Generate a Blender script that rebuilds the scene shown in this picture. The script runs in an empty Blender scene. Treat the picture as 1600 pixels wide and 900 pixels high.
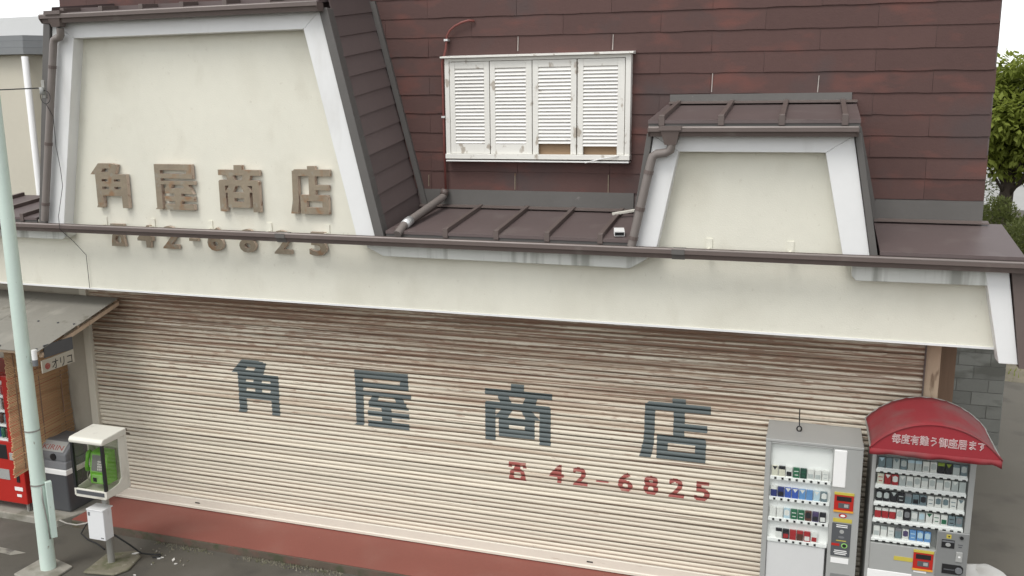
import bpy, bmesh, math, random
from mathutils import Vector, Matrix

RND = random.Random(11)
scene = bpy.context.scene
COL = scene.collection
PI = math.pi

# ------------------------------------------------------------------ camera
cam_d = bpy.data.cameras.new('camera')
cam = bpy.data.objects.new('camera', cam_d)
COL.objects.link(cam)
cam_d.sensor_width = 36.0
cam_d.lens = 31.66
cam_d.clip_start = 0.05
cam_d.clip_end = 2000
F = Vector((-0.30795771, 0.93105339, -0.19570805)).normalized()
RT = Vector((0.94990159, 0.31243771, -0.00834576)).normalized()
UP = RT.cross(F).normalized()
M = Matrix((RT, UP, -F)).transposed().to_4x4()
M.translation = Vector((0, -9.12, 5.2))
cam.matrix_world = M
scene.camera = cam

# ------------------------------------------------------------------ sky and sun (overcast)
SUN_EL, SUN_AZ = math.radians(58), math.radians(200)   # azimuth clockwise from +Y
w = bpy.data.worlds.new('World'); scene.world = w; w.use_nodes = True
nt = w.node_tree; nt.nodes.clear()
sky = nt.nodes.new('ShaderNodeTexSky'); sky.sky_type = 'NISHITA'; sky.sun_disc = False
sky.sun_elevation = SUN_EL; sky.sun_rotation = SUN_AZ
sky.air_density = 1.0; sky.dust_density = 1.0; sky.ozone_density = 1.0
hs = nt.nodes.new('ShaderNodeHueSaturation'); hs.inputs['Saturation'].default_value = 0.10
bgn = nt.nodes.new('ShaderNodeBackground'); bgn.inputs['Strength'].default_value = 0.148
wo = nt.nodes.new('ShaderNodeOutputWorld')
nt.links.new(sky.outputs[0], hs.inputs['Color']); nt.links.new(hs.outputs[0], bgn.inputs['Color'])
nt.links.new(bgn.outputs[0], wo.inputs['Surface'])
sd = bpy.data.lights.new('sun', 'SUN'); sd.energy = 1.0; sd.angle = math.radians(25); sd.color = (1.0, 0.965, 0.92)
sun = bpy.data.objects.new('sun', sd); COL.objects.link(sun)
sdir = Vector((math.sin(SUN_AZ) * math.cos(SUN_EL), math.cos(SUN_AZ) * math.cos(SUN_EL), math.sin(SUN_EL)))
sun.rotation_euler = sdir.to_track_quat('Z', 'Y').to_euler()
sun.location = sdir * 30

vs = scene.view_settings
vs.view_transform = 'Standard'; vs.look = 'None'; vs.exposure = 0.72; vs.gamma = 1.0
vs.use_curve_mapping = False
scene.render.resolution_x = 1024; scene.render.resolution_y = 576

# ------------------------------------------------------------------ materials
MATS = {}
def mat(name, col, rough=0.6, metal=0.0, var=0.12, scale=2.0, stretch=(1, 1, 1), fine=25.0, rnd=0.0,
        bump=0.0, bscale=80.0, dirts=(), spec=0.4, bstretch=(1, 1, 1)):
    """procedural weathered paint / plaster / metal. dirts: (colour, scale, stretch, threshold, softness, amount)"""
    m = bpy.data.materials.new(name); m.use_nodes = True
    n = m.node_tree.nodes; l = m.node_tree.links
    b = n['Principled BSDF']
    b.inputs['Roughness'].default_value = rough; b.inputs['Metallic'].default_value = metal
    b.inputs['Specular IOR Level'].default_value = spec
    geo = n.new('ShaderNodeNewGeometry')
    def noise(sc, st, det=4.0):
        mp = n.new('ShaderNodeMapping'); mp.inputs['Scale'].default_value = st
        l.new(geo.outputs['Position'], mp.inputs['Vector'])
        t = n.new('ShaderNodeTexNoise'); t.inputs['Scale'].default_value = sc; t.inputs['Detail'].default_value = det
        l.new(mp.outputs[0], t.inputs['Vector'])
        return t.outputs['Fac']
    def math_(op, a, b_, clamp=False):
        q = n.new('ShaderNodeMath'); q.operation = op; q.use_clamp = clamp
        for i, v in enumerate((a, b_)):
            if isinstance(v, (int, float)): q.inputs[i].default_value = v
            else: l.new(v, q.inputs[i])
        return q.outputs[0]
    f = math_('MULTIPLY_ADD', noise(scale, stretch), 2 * var); n[-1].inputs[2].default_value = 1 - var if False else 1 - var
    f2 = math_('MULTIPLY_ADD', noise(fine, stretch), var); n[-1].inputs[2].default_value = 1 - var / 2
    f = math_('MULTIPLY', f, f2)
    if rnd:
        oi = n.new('ShaderNodeObjectInfo')
        r = math_('MULTIPLY_ADD', oi.outputs['Random'], 2 * rnd); n[-1].inputs[2].default_value = 1 - rnd
        f = math_('MULTIPLY', f, r)
    vm = n.new('ShaderNodeVectorMath'); vm.operation = 'SCALE'
    vm.inputs[0].default_value = col[:3]; l.new(f, vm.inputs['Scale'])
    out = vm.outputs[0]
    for (dc, dsc, dst, th, soft, amt) in dirts:
        t = math_('SUBTRACT', noise(dsc, dst, 5.0), th)
        t = math_('MULTIPLY', t, 1.0 / soft, True)
        t = math_('MULTIPLY', t, amt)
        mx = n.new('ShaderNodeMix'); mx.data_type = 'RGBA'
        l.new(t, mx.inputs['Factor']); l.new(out, mx.inputs['A']); mx.inputs['B'].default_value = (*dc, 1)
        out = mx.outputs['Result']
    l.new(out, b.inputs['Base Color'])
    if bump:
        bp = n.new('ShaderNodeBump'); bp.inputs['Strength'].default_value = bump; bp.inputs['Distance'].default_value = 0.01
        l.new(noise(bscale, bstretch, 3.0), bp.inputs['Height']); l.new(bp.outputs[0], b.inputs['Normal'])
    MATS[name] = m
    return m

def glass(name, tint=(1, 1, 1), gloss=0.12):
    m = bpy.data.materials.new(name); m.use_nodes = True
    n = m.node_tree.nodes; l = m.node_tree.links; n.clear()
    o = n.new('ShaderNodeOutputMaterial'); t = n.new('ShaderNodeBsdfTransparent'); t.inputs['Color'].default_value = (*tint, 1)
    g = n.new('ShaderNodeBsdfGlossy'); g.inputs['Roughness'].default_value = 0.04
    fr = n.new('ShaderNodeLayerWeight'); fr.inputs['Blend'].default_value = 0.5
    pw = n.new('ShaderNodeMath'); pw.operation = 'POWER'; pw.inputs[1].default_value = 4.0
    l.new(fr.outputs['Facing'], pw.inputs[0])
    ma = n.new('ShaderNodeMath'); ma.operation = 'MULTIPLY_ADD'; ma.inputs[1].default_value = 0.6; ma.inputs[2].default_value = gloss * 0.3
    l.new(pw.outputs[0], ma.inputs[0])
    mx = n.new('ShaderNodeMixShader'); l.new(ma.outputs[0], mx.inputs[0]); l.new(t.outputs[0], mx.inputs[1]); l.new(g.outputs[0], mx.inputs[2])
    l.new(mx.outputs[0], o.inputs['Surface']); MATS[name] = m; return m

def simple(name, col, rough=0.5, metal=0.0, spec=0.4):
    return mat(name, col, rough, metal, var=0.04, scale=6, fine=40, spec=spec)

PLASTER = mat('plaster', (0.705, 0.69, 0.595), 0.85, var=0.06, scale=0.7, fine=9, bump=0.25, bscale=120, spec=0.2,
              dirts=(((0.45, 0.42, 0.33), 0.9, (1, 1, 0.7), 0.54, 0.25, 0.45), ((0.40, 0.35, 0.26), 2.4, (1, 1, 0.6), 0.60, 0.20, 0.28), ((0.34, 0.29, 0.21), 26, (1, 1, 0.6), 0.66, 0.12, 0.22)))
TRIM = mat('trim_paint', (0.74, 0.745, 0.735), 0.55, var=0.05, scale=1.5, fine=14,
           dirts=(((0.42, 0.40, 0.35), 3, (1, 1, 0.3), 0.60, 0.2, 0.35),))
FASCIA = mat('stained_fascia', (0.62, 0.63, 0.59), 0.6, var=0.08, scale=2, fine=14,
             dirts=(((0.16, 0.16, 0.13), 7, (1, 1, 0.05), 0.56, 0.12, 0.6), ((0.3, 0.3, 0.26), 20, (1, 1, 0.1), 0.6, 0.2, 0.4)))
SEAL = mat('grey_sealant', (0.40, 0.36, 0.33), 0.7, var=0.2, scale=20)
SLATE = mat('slate', (0.090, 0.048, 0.042), 0.7, var=0.12, scale=1.8, fine=18, rnd=0.07, bump=0.15, bscale=60, spec=0.35,
            dirts=(((0.150, 0.058, 0.046), 2.2, (0.8, 1, 1.8), 0.53, 0.16, 0.75), ((0.066, 0.053, 0.052), 1.7, (1, 1, 1), 0.56, 0.15, 0.6),
                   ((0.26, 0.17, 0.14), 30, (0.5, 1, 2), 0.76, 0.08, 0.35)))
CHEEK = mat('grey_brown_slate', (0.135, 0.104, 0.099), 0.62, var=0.10, scale=2, fine=18, rnd=0.12, bump=0.08)
METAL = mat('brown_metal', (0.125, 0.098, 0.088), 0.42, var=0.10, scale=2.5, fine=25, rnd=0.05,
            dirts=(((0.22, 0.20, 0.18), 5, (1, 1, 1), 0.62, 0.15, 0.35),))
RIM = mat('skylit_gutter_rim', (0.30, 0.26, 0.24), 0.45, var=0.15, scale=3)  # dusty lip, its sky highlight painted in as a lighter tone
ROOFM = mat('brown_roof_sheet', (0.120, 0.092, 0.088), 0.45, var=0.12, scale=1.6, fine=22,
            dirts=(((0.18, 0.155, 0.14), 3, (1, 1, 1), 0.57, 0.2, 0.5),))
FLASH = mat('grey_flashing', (0.112, 0.106, 0.099), 0.5, var=0.12, scale=3, fine=25,
            dirts=(((0.28, 0.26, 0.24), 9, (1, 1, 1), 0.70, 0.06, 0.5),))
def shutter_paint(nm, col, rn=0.07):
    m = mat(nm, col, 0.55, var=0.10, scale=1.3, fine=30, stretch=(0.35, 1, 3), rnd=rn,
            dirts=(((0.41, 0.32, 0.235), 2.2, (0.10, 1, 9.0), 0.55, 0.10, 0.75), ((0.20, 0.125, 0.085), 3.2, (0.12, 1, 14.0), 0.60, 0.08, 0.85),
                   ((0.26, 0.15, 0.10), 16, (0.35, 1, 3.0), 0.645, 0.06, 0.6)))
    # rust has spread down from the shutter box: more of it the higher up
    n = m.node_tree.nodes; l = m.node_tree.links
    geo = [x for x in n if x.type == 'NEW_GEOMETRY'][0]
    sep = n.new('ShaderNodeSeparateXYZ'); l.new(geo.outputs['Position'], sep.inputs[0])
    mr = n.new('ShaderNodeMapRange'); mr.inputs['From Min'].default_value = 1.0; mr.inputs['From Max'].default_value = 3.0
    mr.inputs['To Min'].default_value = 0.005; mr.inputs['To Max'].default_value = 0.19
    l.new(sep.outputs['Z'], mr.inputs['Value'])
    # dirt and rust sit on the lower lip of every ridge
    tc = n.new('ShaderNodeTexCoord'); sp2 = n.new('ShaderNodeSeparateXYZ'); l.new(tc.outputs['Object'], sp2.inputs[0])
    dv = n.new('ShaderNodeMath'); dv.operation = 'DIVIDE'; dv.inputs[1].default_value = 0.054; l.new(sp2.outputs['Z'], dv.inputs[0])
    fr = n.new('ShaderNodeMath'); fr.operation = 'FRACT'; l.new(dv.outputs[0], fr.inputs[0])
    mr2 = n.new('ShaderNodeMapRange'); mr2.inputs['From Min'].default_value = 0.05; mr2.inputs['From Max'].default_value = 0.55
    mr2.inputs['To Min'].default_value = 0.075; mr2.inputs['To Max'].default_value = -0.05; l.new(fr.outputs[0], mr2.inputs['Value'])
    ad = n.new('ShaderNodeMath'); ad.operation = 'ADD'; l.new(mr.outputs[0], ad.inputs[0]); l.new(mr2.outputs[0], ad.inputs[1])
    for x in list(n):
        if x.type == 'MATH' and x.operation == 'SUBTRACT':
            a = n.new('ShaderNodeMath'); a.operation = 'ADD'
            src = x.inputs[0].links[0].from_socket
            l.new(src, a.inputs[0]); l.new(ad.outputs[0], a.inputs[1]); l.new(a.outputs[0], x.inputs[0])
    return m
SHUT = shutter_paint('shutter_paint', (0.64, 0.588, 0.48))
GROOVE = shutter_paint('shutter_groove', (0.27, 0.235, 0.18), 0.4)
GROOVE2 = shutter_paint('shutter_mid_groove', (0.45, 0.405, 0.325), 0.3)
SHUTBOT = mat('shutter_bottom_rail', (0.66, 0.62, 0.53), 0.5, var=0.06, scale=3, fine=20,
              dirts=(((0.3, 0.22, 0.16), 14, (0.3, 1, 3), 0.66, 0.08, 0.5),))
RUST = mat('bare_rust', (0.10, 0.075, 0.055), 0.8, var=0.3, scale=12)
PAINTGD = mat('grey_green_groove_shade', (0.045, 0.058, 0.058), 0.7, var=0.2, scale=3)  # groove shading and grime painted in as a darker letter colour
PAINTRD = mat('faded_red_groove_shade', (0.16, 0.045, 0.038), 0.7, var=0.2, scale=3)  # same for the red digits: groove shading and grime put into the colour
PAINTG = mat('grey_green_paint', (0.108, 0.130, 0.130), 0.6, var=0.14, scale=2, fine=25, stretch=(0.4, 1, 3),
             dirts=(((0.30, 0.27, 0.22), 18, (0.3, 1, 3), 0.70, 0.06, 0.5),))
PAINTR = mat('faded_red_paint', (0.30, 0.075, 0.062), 0.6, var=0.2, scale=4, fine=25, stretch=(0.4, 1, 3),
             dirts=(((0.5, 0.36, 0.28), 9, (0.4, 1, 3), 0.56, 0.15, 0.55),))
BRONZE = mat('tarnished_bronze', (0.26, 0.215, 0.155), 0.55, 0.15, var=0.25, scale=5, fine=30, bump=0.3, bscale=40,
             dirts=(((0.26, 0.13, 0.055), 7, (1, 1, 1), 0.56, 0.12, 0.7), ((0.30, 0.30, 0.26), 12, (1, 1, 1), 0.60, 0.1, 0.4)))
BRONZESIDE = mat('peeling_sign_edge', (0.50, 0.40, 0.32), 0.6, var=0.2, scale=12, fine=60,
                 dirts=(((0.2, 0.11, 0.07), 16, (1, 1, 1), 0.56, 0.1, 0.8),))
REDFLOOR = mat('red_floor_paint', (0.235, 0.078, 0.060), 0.55, var=0.14, scale=1.2, fine=30, bump=0.1, bscale=150,
               dirts=(((0.27, 0.13, 0.105), 1.5, (1, 1, 1), 0.52, 0.2, 0.4), ((0.5, 0.42, 0.36), 45, (1, 1, 1), 0.74, 0.04, 0.5)))
STEPFACE = mat('dirty_step_face', (0.10, 0.080, 0.060), 0.9, var=0.3, scale=4, fine=40, bump=0.4, bscale=60,
               dirts=(((0.06, 0.065, 0.035), 6, (1, 1, 1), 0.5, 0.12, 0.8), ((0.15, 0.07, 0.055), 5, (1, 1, 1), 0.58, 0.12, 0.5)))
ASPHALT = mat('asphalt', (0.104, 0.096, 0.080), 0.9, var=0.14, scale=0.6, fine=90, bump=0.5, bscale=260, spec=0.25,
              dirts=(((0.15, 0.138, 0.12), 0.9, (1, 1, 1), 0.52, 0.14, 0.6), ((0.062, 0.058, 0.052), 1.6, (1, 1, 1), 0.56, 0.12, 0.6),
                     ((0.22, 0.20, 0.18), 120, (1, 1, 1), 0.70, 0.08, 0.5)))
ALLEY = mat('dusty_asphalt', (0.175, 0.162, 0.135), 0.9, var=0.12, scale=0.9, fine=70, bump=0.4, bscale=200, spec=0.25,
            dirts=(((0.125, 0.115, 0.098), 1.5, (1, 1, 1), 0.54, 0.14, 0.7), ((0.27, 0.25, 0.21), 60, (1, 1, 1), 0.68, 0.08, 0.5)))
CONC = mat('concrete', (0.30, 0.285, 0.245), 0.9, var=0.16, scale=3, fine=40, bump=0.35, bscale=120,
           dirts=(((0.13, 0.125, 0.09), 3, (1, 1, 1), 0.52, 0.12, 0.7),))
PADC = mat('mossy_concrete', (0.185, 0.170, 0.125), 0.95, var=0.2, scale=5, fine=60, bump=0.6, bscale=90,
           dirts=(((0.10, 0.105, 0.055), 5, (1, 1, 1), 0.48, 0.12, 0.8), ((0.36, 0.34, 0.28), 12, (1, 1, 1), 0.62, 0.08, 0.5)))
BLOCK = mat('concrete_block', (0.205, 0.208, 0.190), 0.95, var=0.12, scale=3, fine=60, rnd=0.14, bump=0.5, bscale=140,
            dirts=(((0.11, 0.11, 0.095), 1.8, (1, 1, 2.2), 0.55, 0.12, 0.7), ((0.22, 0.22, 0.2), 9, (1, 1, 1), 0.62, 0.1, 0.4)))
MORTAR = mat('mortar', (0.16, 0.16, 0.145), 0.95, var=0.2, scale=10)
WOOD = mat('weathered_timber', (0.50, 0.38, 0.27), 0.8, var=0.18, scale=3, fine=30, stretch=(6, 6, 0.6), bump=0.2, bscale=40,
           dirts=(((0.16, 0.10, 0.06), 6, (3, 3, 0.6), 0.62, 0.1, 0.7),))
DARKWOOD = mat('brown_timber', (0.27, 0.175, 0.12), 0.8, var=0.2, scale=3, stretch=(5, 5, 0.5))
OLDWHITE = mat('flaking_white_paint', (0.74, 0.73, 0.68), 0.65, var=0.06, scale=3, fine=20,
               dirts=(((0.34, 0.29, 0.23), 6, (1.5, 1, 0.9), 0.60, 0.06, 0.8),))
SLATW = mat('louvre_paint', (0.78, 0.77, 0.735), 0.6, var=0.05, scale=4, fine=20, rnd=0.05,
            dirts=(((0.30, 0.26, 0.21), 7, (1, 1, 2), 0.69, 0.05, 0.8),))
BAREWOOD = mat('bare_board', (0.30, 0.205, 0.125), 0.85, var=0.2, scale=4, stretch=(0.5, 1, 6))
BEIGE = mat('beige_wall', (0.42, 0.39, 0.32), 0.9, var=0.1, scale=1.2, fine=20, bump=0.2,
            dirts=(((0.22, 0.19, 0.15), 2, (1, 1, 0.4), 0.56, 0.15, 0.5),))
NEIGH = mat('neighbour_wall', (0.56, 0.53, 0.44), 0.9, var=0.06, scale=0.8, fine=10, bump=0.15)
GREYMET = mat('grey_parapet', (0.205, 0.215, 0.218), 0.5, var=0.08, scale=1.0)
LIGHTGREY = mat('pale_grey_paint', (0.58, 0.585, 0.575), 0.6, var=0.05)
MINT = mat('mint_paint', (0.58, 0.69, 0.62), 0.45, var=0.06, scale=2, fine=25,
           dirts=(((0.20, 0.16, 0.11), 16, (1.2, 1.2, 0.5), 0.70, 0.04, 0.8), ((0.70, 0.74, 0.70), 4, (1, 1, 0.5), 0.6, 0.1, 0.4)))
GREYPIPE = mat('grey_brown_pipe', (0.20, 0.175, 0.16), 0.45, var=0.12, scale=4, fine=20)
REDPIPE = mat('red_brown_conduit', (0.20, 0.065, 0.055), 0.5, var=0.2, scale=6,
              dirts=(((0.45, 0.36, 0.33), 25, (1, 1, 0.5), 0.66, 0.06, 0.7),))
TAPE = mat('silver_tape', (0.62, 0.63, 0.62), 0.3, 0.5, var=0.2, scale=30)
BLACK = simple('black_plastic', (0.018, 0.018, 0.019), 0.4)
DKGREY = simple('dark_grey_plastic', (0.085, 0.089, 0.095), 0.5)
MIDGREY = simple('mid_grey_plastic', (0.16, 0.165, 0.172), 0.5)
SILVER = mat('silver_grey_paint', (0.36, 0.365, 0.35), 0.42, 0.08, var=0.05, scale=1.5, fine=20,
             dirts=(((0.22, 0.21, 0.18), 2.5, (1, 1, 0.5), 0.6, 0.15, 0.4),))
SILVERD = mat('darker_silver_paint', (0.235, 0.24, 0.235), 0.42, 0.2, var=0.05, scale=2)
WHITEP = simple('white_plastic', (0.80, 0.80, 0.78), 0.4)
CREAM = mat('cream_plastic', (0.68, 0.665, 0.59), 0.4, var=0.05, scale=4,
            dirts=(((0.35, 0.32, 0.26), 6, (1, 1, 0.4), 0.63, 0.1, 0.4),))
CABW = mat('cabinet_white', (0.70, 0.71, 0.71), 0.45, var=0.03, dirts=(((0.4, 0.4, 0.38), 8, (1, 1, 0.4), 0.65, 0.1, 0.4),))
RED = mat('red_enamel', (0.42, 0.024, 0.018), 0.32, var=0.06, scale=2)
FABRIC = mat('red_hood_fabric', (0.24, 0.030, 0.036), 0.75, var=0.12, scale=3, fine=40, bump=0.45, bscale=9, bstretch=(1.6, 0.5, 1), spec=0.25,
             dirts=(((0.17, 0.10, 0.095), 2.2, (1, 1, 1), 0.43, 0.2, 0.62),))
FABRICF = mat('red_hood_front', (0.27, 0.022, 0.030), 0.6, var=0.05, scale=3, fine=40)
HOODTXT = simple('white_print', (0.66, 0.53, 0.52), 0.6)
GREEN = simple('bright_green_plastic', (0.20, 0.56, 0.05), 0.35)
GREEND = simple('pale_green_plastic', (0.30, 0.60, 0.17), 0.35)
BLINDM = mat('reed_blind', (0.56, 0.36, 0.20), 0.85, var=0.22, scale=4, fine=60, stretch=(1, 0.4, 6),
             dirts=(((0.33, 0.19, 0.095), 3, (1, 0.5, 3), 0.55, 0.15, 0.6),))
CANOPYM = mat('galvanised_sheet', (0.235, 0.225, 0.195), 0.55, 0.1, var=0.15, scale=1.6, fine=25,
              dirts=(((0.40, 0.38, 0.33), 2, (1, 1, 1), 0.58, 0.15, 0.5), ((0.10, 0.085, 0.06), 6, (1, 1, 1), 0.64, 0.08, 0.5)))
CABLE = simple('black_cable', (0.02, 0.02, 0.02), 0.6)
GREYC = simple('grey_cable', (0.35, 0.33, 0.30), 0.6)
YELLOW = simple('yellow_print', (0.50, 0.42, 0.07), 0.5)
ORANGE = simple('orange_print', (0.66, 0.32, 0.04), 0.5)
GALV = simple('galvanised_pipe', (0.33, 0.325, 0.30), 0.45, 0.4)
SACK = mat('white_sack', (0.66, 0.65, 0.61), 0.5, var=0.06, bump=0.4, bscale=25)
LEAF = mat('leaf', (0.25, 0.295, 0.058), 0.6, var=0.45, scale=1.6, fine=6, spec=0.3)
LEAF2 = mat('hedge_leaf', (0.13, 0.152, 0.048), 0.6, var=0.4, scale=3, fine=9, spec=0.3)
for _m in (LEAF, LEAF2):       # thin leaves let light through
    _n = _m.node_tree.nodes; _l = _m.node_tree.links; _b = _n['Principled BSDF']
    _t = _n.new('ShaderNodeBsdfTranslucent'); _x = _n.new('ShaderNodeMixShader'); _x.inputs[0].default_value = 0.5
    _l.new(_b.inputs['Base Color'].links[0].from_socket, _t.inputs['Color'])
    _l.new(_b.outputs[0], _x.inputs[1]); _l.new(_t.outputs[0], _x.inputs[2])
    _l.new(_x.outputs[0], [q for q in _n if q.type == 'OUTPUT_MATERIAL'][0].inputs['Surface'])
BARK = mat('bark', (0.055, 0.042, 0.032), 0.9, var=0.3, scale=5, stretch=(1, 1, 0.3), bump=0.5, bscale=20)
SOIL = mat('gravel_soil', (0.22, 0.195, 0.14), 0.95, var=0.35, scale=3, fine=40, bump=0.8, bscale=30)
PALE = mat('pale_paving', (0.36, 0.36, 0.345), 0.9, var=0.06, scale=0.4)
LINEP = mat('worn_road_paint', (0.27, 0.26, 0.22), 0.85, var=0.2, scale=6, fine=40,
            dirts=(((0.10, 0.092, 0.082), 7, (1, 1, 1), 0.50, 0.10, 0.9),))
GLASS = glass('clear_pane', (0.99, 1.0, 0.995), 0.05)
GLASSD = glass('smoked_pane', (0.90, 0.90, 0.88), 0.12)

# ------------------------------------------------------------------ mesh helpers
class MB:
    def __init__(self): self.v = []; self.f = []; self.mi = []
    def poly(self, pts, mi=0):
        i = len(self.v); self.v += [tuple(p) for p in pts]; self.f.append(list(range(i, i + len(pts)))); self.mi.append(mi); return self
    def faces(self, verts, faces, mi=0):
        i = len(self.v); self.v += [tuple(p) for p in verts]
        for f in faces: self.f.append([a + i for a in f]); self.mi.append(mi)
        return self
    def box(self, x0, x1, y0, y1, z0, z1, mi=0):
        V = [(x, y, z) for z in (z0, z1) for y in (y0, y1) for x in (x0, x1)]
        return self.faces(V, [(0, 2, 3, 1), (4, 5, 7, 6), (0, 1, 5, 4), (2, 6, 7, 3), (0, 4, 6, 2), (1, 3, 7, 5)], mi)
    def prism(self, xz, y0, y1, mi=0):           # polygon in XZ, extruded along Y
        n = len(xz)
        a = sum(xz[i][0] * xz[(i + 1) % n][1] - xz[(i + 1) % n][0] * xz[i][1] for i in range(n))
        if a < 0: xz = xz[::-1]
        V = [(x, y0, z) for x, z in xz] + [(x, y1, z) for x, z in xz]
        Fs = [list(range(n)), list(range(2 * n - 1, n - 1, -1))] + [(i, i + n, (i + 1) % n + n, (i + 1) % n) for i in range(n)]
        return self.faces(V, Fs, mi)
    def prismx(self, yz, x0, x1, mi=0):          # polygon in YZ, extruded along X
        n = len(yz)
        a = sum(yz[i][0] * yz[(i + 1) % n][1] - yz[(i + 1) % n][0] * yz[i][1] for i in range(n))
        if a > 0: yz = yz[::-1]
        V = [(x0, y, z) for y, z in yz] + [(x1, y, z) for y, z in yz]
        Fs = [list(range(n)), list(range(2 * n - 1, n - 1, -1))] + [(i, i + n, (i + 1) % n + n, (i + 1) % n) for i in range(n)]
        return self.faces(V, Fs, mi)
    def prismz(self, xy, z0, z1, mi=0):
        n = len(xy)
        a = sum(xy[i][0] * xy[(i + 1) % n][1] - xy[(i + 1) % n][0] * xy[i][1] for i in range(n))
        if a > 0: xy = xy[::-1]
        V = [(x, y, z0) for x, y in xy] + [(x, y, z1) for x, y in xy]
        Fs = [list(range(n)), list(range(2 * n - 1, n - 1, -1))] + [(i, i + n, (i + 1) % n + n, (i + 1) % n) for i in range(n)]
        return self.faces(V, Fs, mi)
    def tube(self, pts, r, seg=10, mi=0, cap=True):
        pts = [Vector(p) for p in pts]; n = len(pts)
        rs = r if isinstance(r, (list, tuple)) else [r] * n
        V = []; ref = None
        for i, p in enumerate(pts):
            t = (pts[min(i + 1, n - 1)] - pts[max(i - 1, 0)]).normalized()
            if ref is None: ref = Vector((0, 0, 1)) if abs(t.z) < 0.9 else Vector((1, 0, 0))
            u = ref - t * ref.dot(t); u.normalize(); ref = u; v_ = t.cross(u)
            V += [tuple(p + (u * math.cos(2 * PI * k / seg) + v_ * math.sin(2 * PI * k / seg)) * rs[i]) for k in range(seg)]
        Fs = [(i * seg + k, i * seg + (k + 1) % seg, (i + 1) * seg + (k + 1) % seg, (i + 1) * seg + k) for i in range(n - 1) for k in range(seg)]
        if cap: Fs += [list(range(seg - 1, -1, -1)), list(range((n - 1) * seg, n * seg))]
        return self.faces(V, Fs, mi)
    def mesh(self, name, mats, smooth=False):
        me = bpy.data.meshes.new(name); me.from_pydata(self.v, [], self.f)
        for m in (mats if isinstance(mats, (list, tuple)) else [mats]): me.materials.append(m)
        me.polygons.foreach_set('material_index', self.mi)
        if smooth: me.polygons.foreach_set('use_smooth', [True] * len(me.polygons))
        me.update(); return me
    def build(self, name, mats, parent=None, bevel=0.0, smooth=False, label=None, cat=None, group=None, kind=None, angle=None):
        o = link(name, self.mesh(name, mats, smooth), parent)
        if smooth and angle is not None:
            o.data.set_sharp_from_angle(angle=math.radians(angle))
        if bevel:
            b = o.modifiers.new('bevel', 'BEVEL'); b.width = bevel; b.segments = 2; b.limit_method = 'ANGLE'; b.angle_limit = math.radians(40)
        tag(o, label, cat, group, kind)
        return o

def link(name, me, parent=None):
    o = bpy.data.objects.new(name, me); COL.objects.link(o)
    if parent is not None: o.parent = parent
    return o
def tag(o, label=None, cat=None, group=None, kind=None):
    if label: o['label'] = label
    if cat: o['category'] = cat
    if group: o['group'] = group
    if kind: o['kind'] = kind
    return o
def thing(name, label, cat, loc=(0, 0, 0), group=None):
    o = bpy.data.objects.new(name, None); COL.objects.link(o); o.location = loc
    o.empty_display_size = 0.2
    return tag(o, label, cat, group)
def under(o, root):      # keep world coordinates of a child built in world space
    o.parent = root; o.matrix_parent_inverse = Matrix.Translation(-Vector(root.location)); return o

# ---- 2D glyph regions -> intervals
def spans(polys, z):
    out = []
    for p in polys:
        xs = []
        n = len(p)
        for i in range(n):
            (x0, z0), (x1, z1) = p[i], p[(i + 1) % n]
            if (z0 <= z < z1) or (z1 <= z < z0): xs.append(x0 + (z - z0) / (z1 - z0) * (x1 - x0))
        xs.sort()
        out += [(xs[i], xs[i + 1]) for i in range(0, len(xs) - 1, 2)]
    out.sort(); res = []
    for a, b in out:
        if res and a <= res[-1][1] + 1e-5: res[-1][1] = max(res[-1][1], b)
        else: res.append([a, b])
    return res
def region(pos, neg, z):
    s = spans(pos, z)
    for a, b in spans(neg, z):
        t = []
        for c, d in s:
            if b <= c or a >= d: t.append([c, d]); continue
            if a > c: t.append([c, a])
            if b < d: t.append([b, d])
        s = t
    return s
def rc(x0, x1, z0, z1): return [(x0, z0), (x1, z0), (x1, z1), (x0, z1)]
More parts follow.
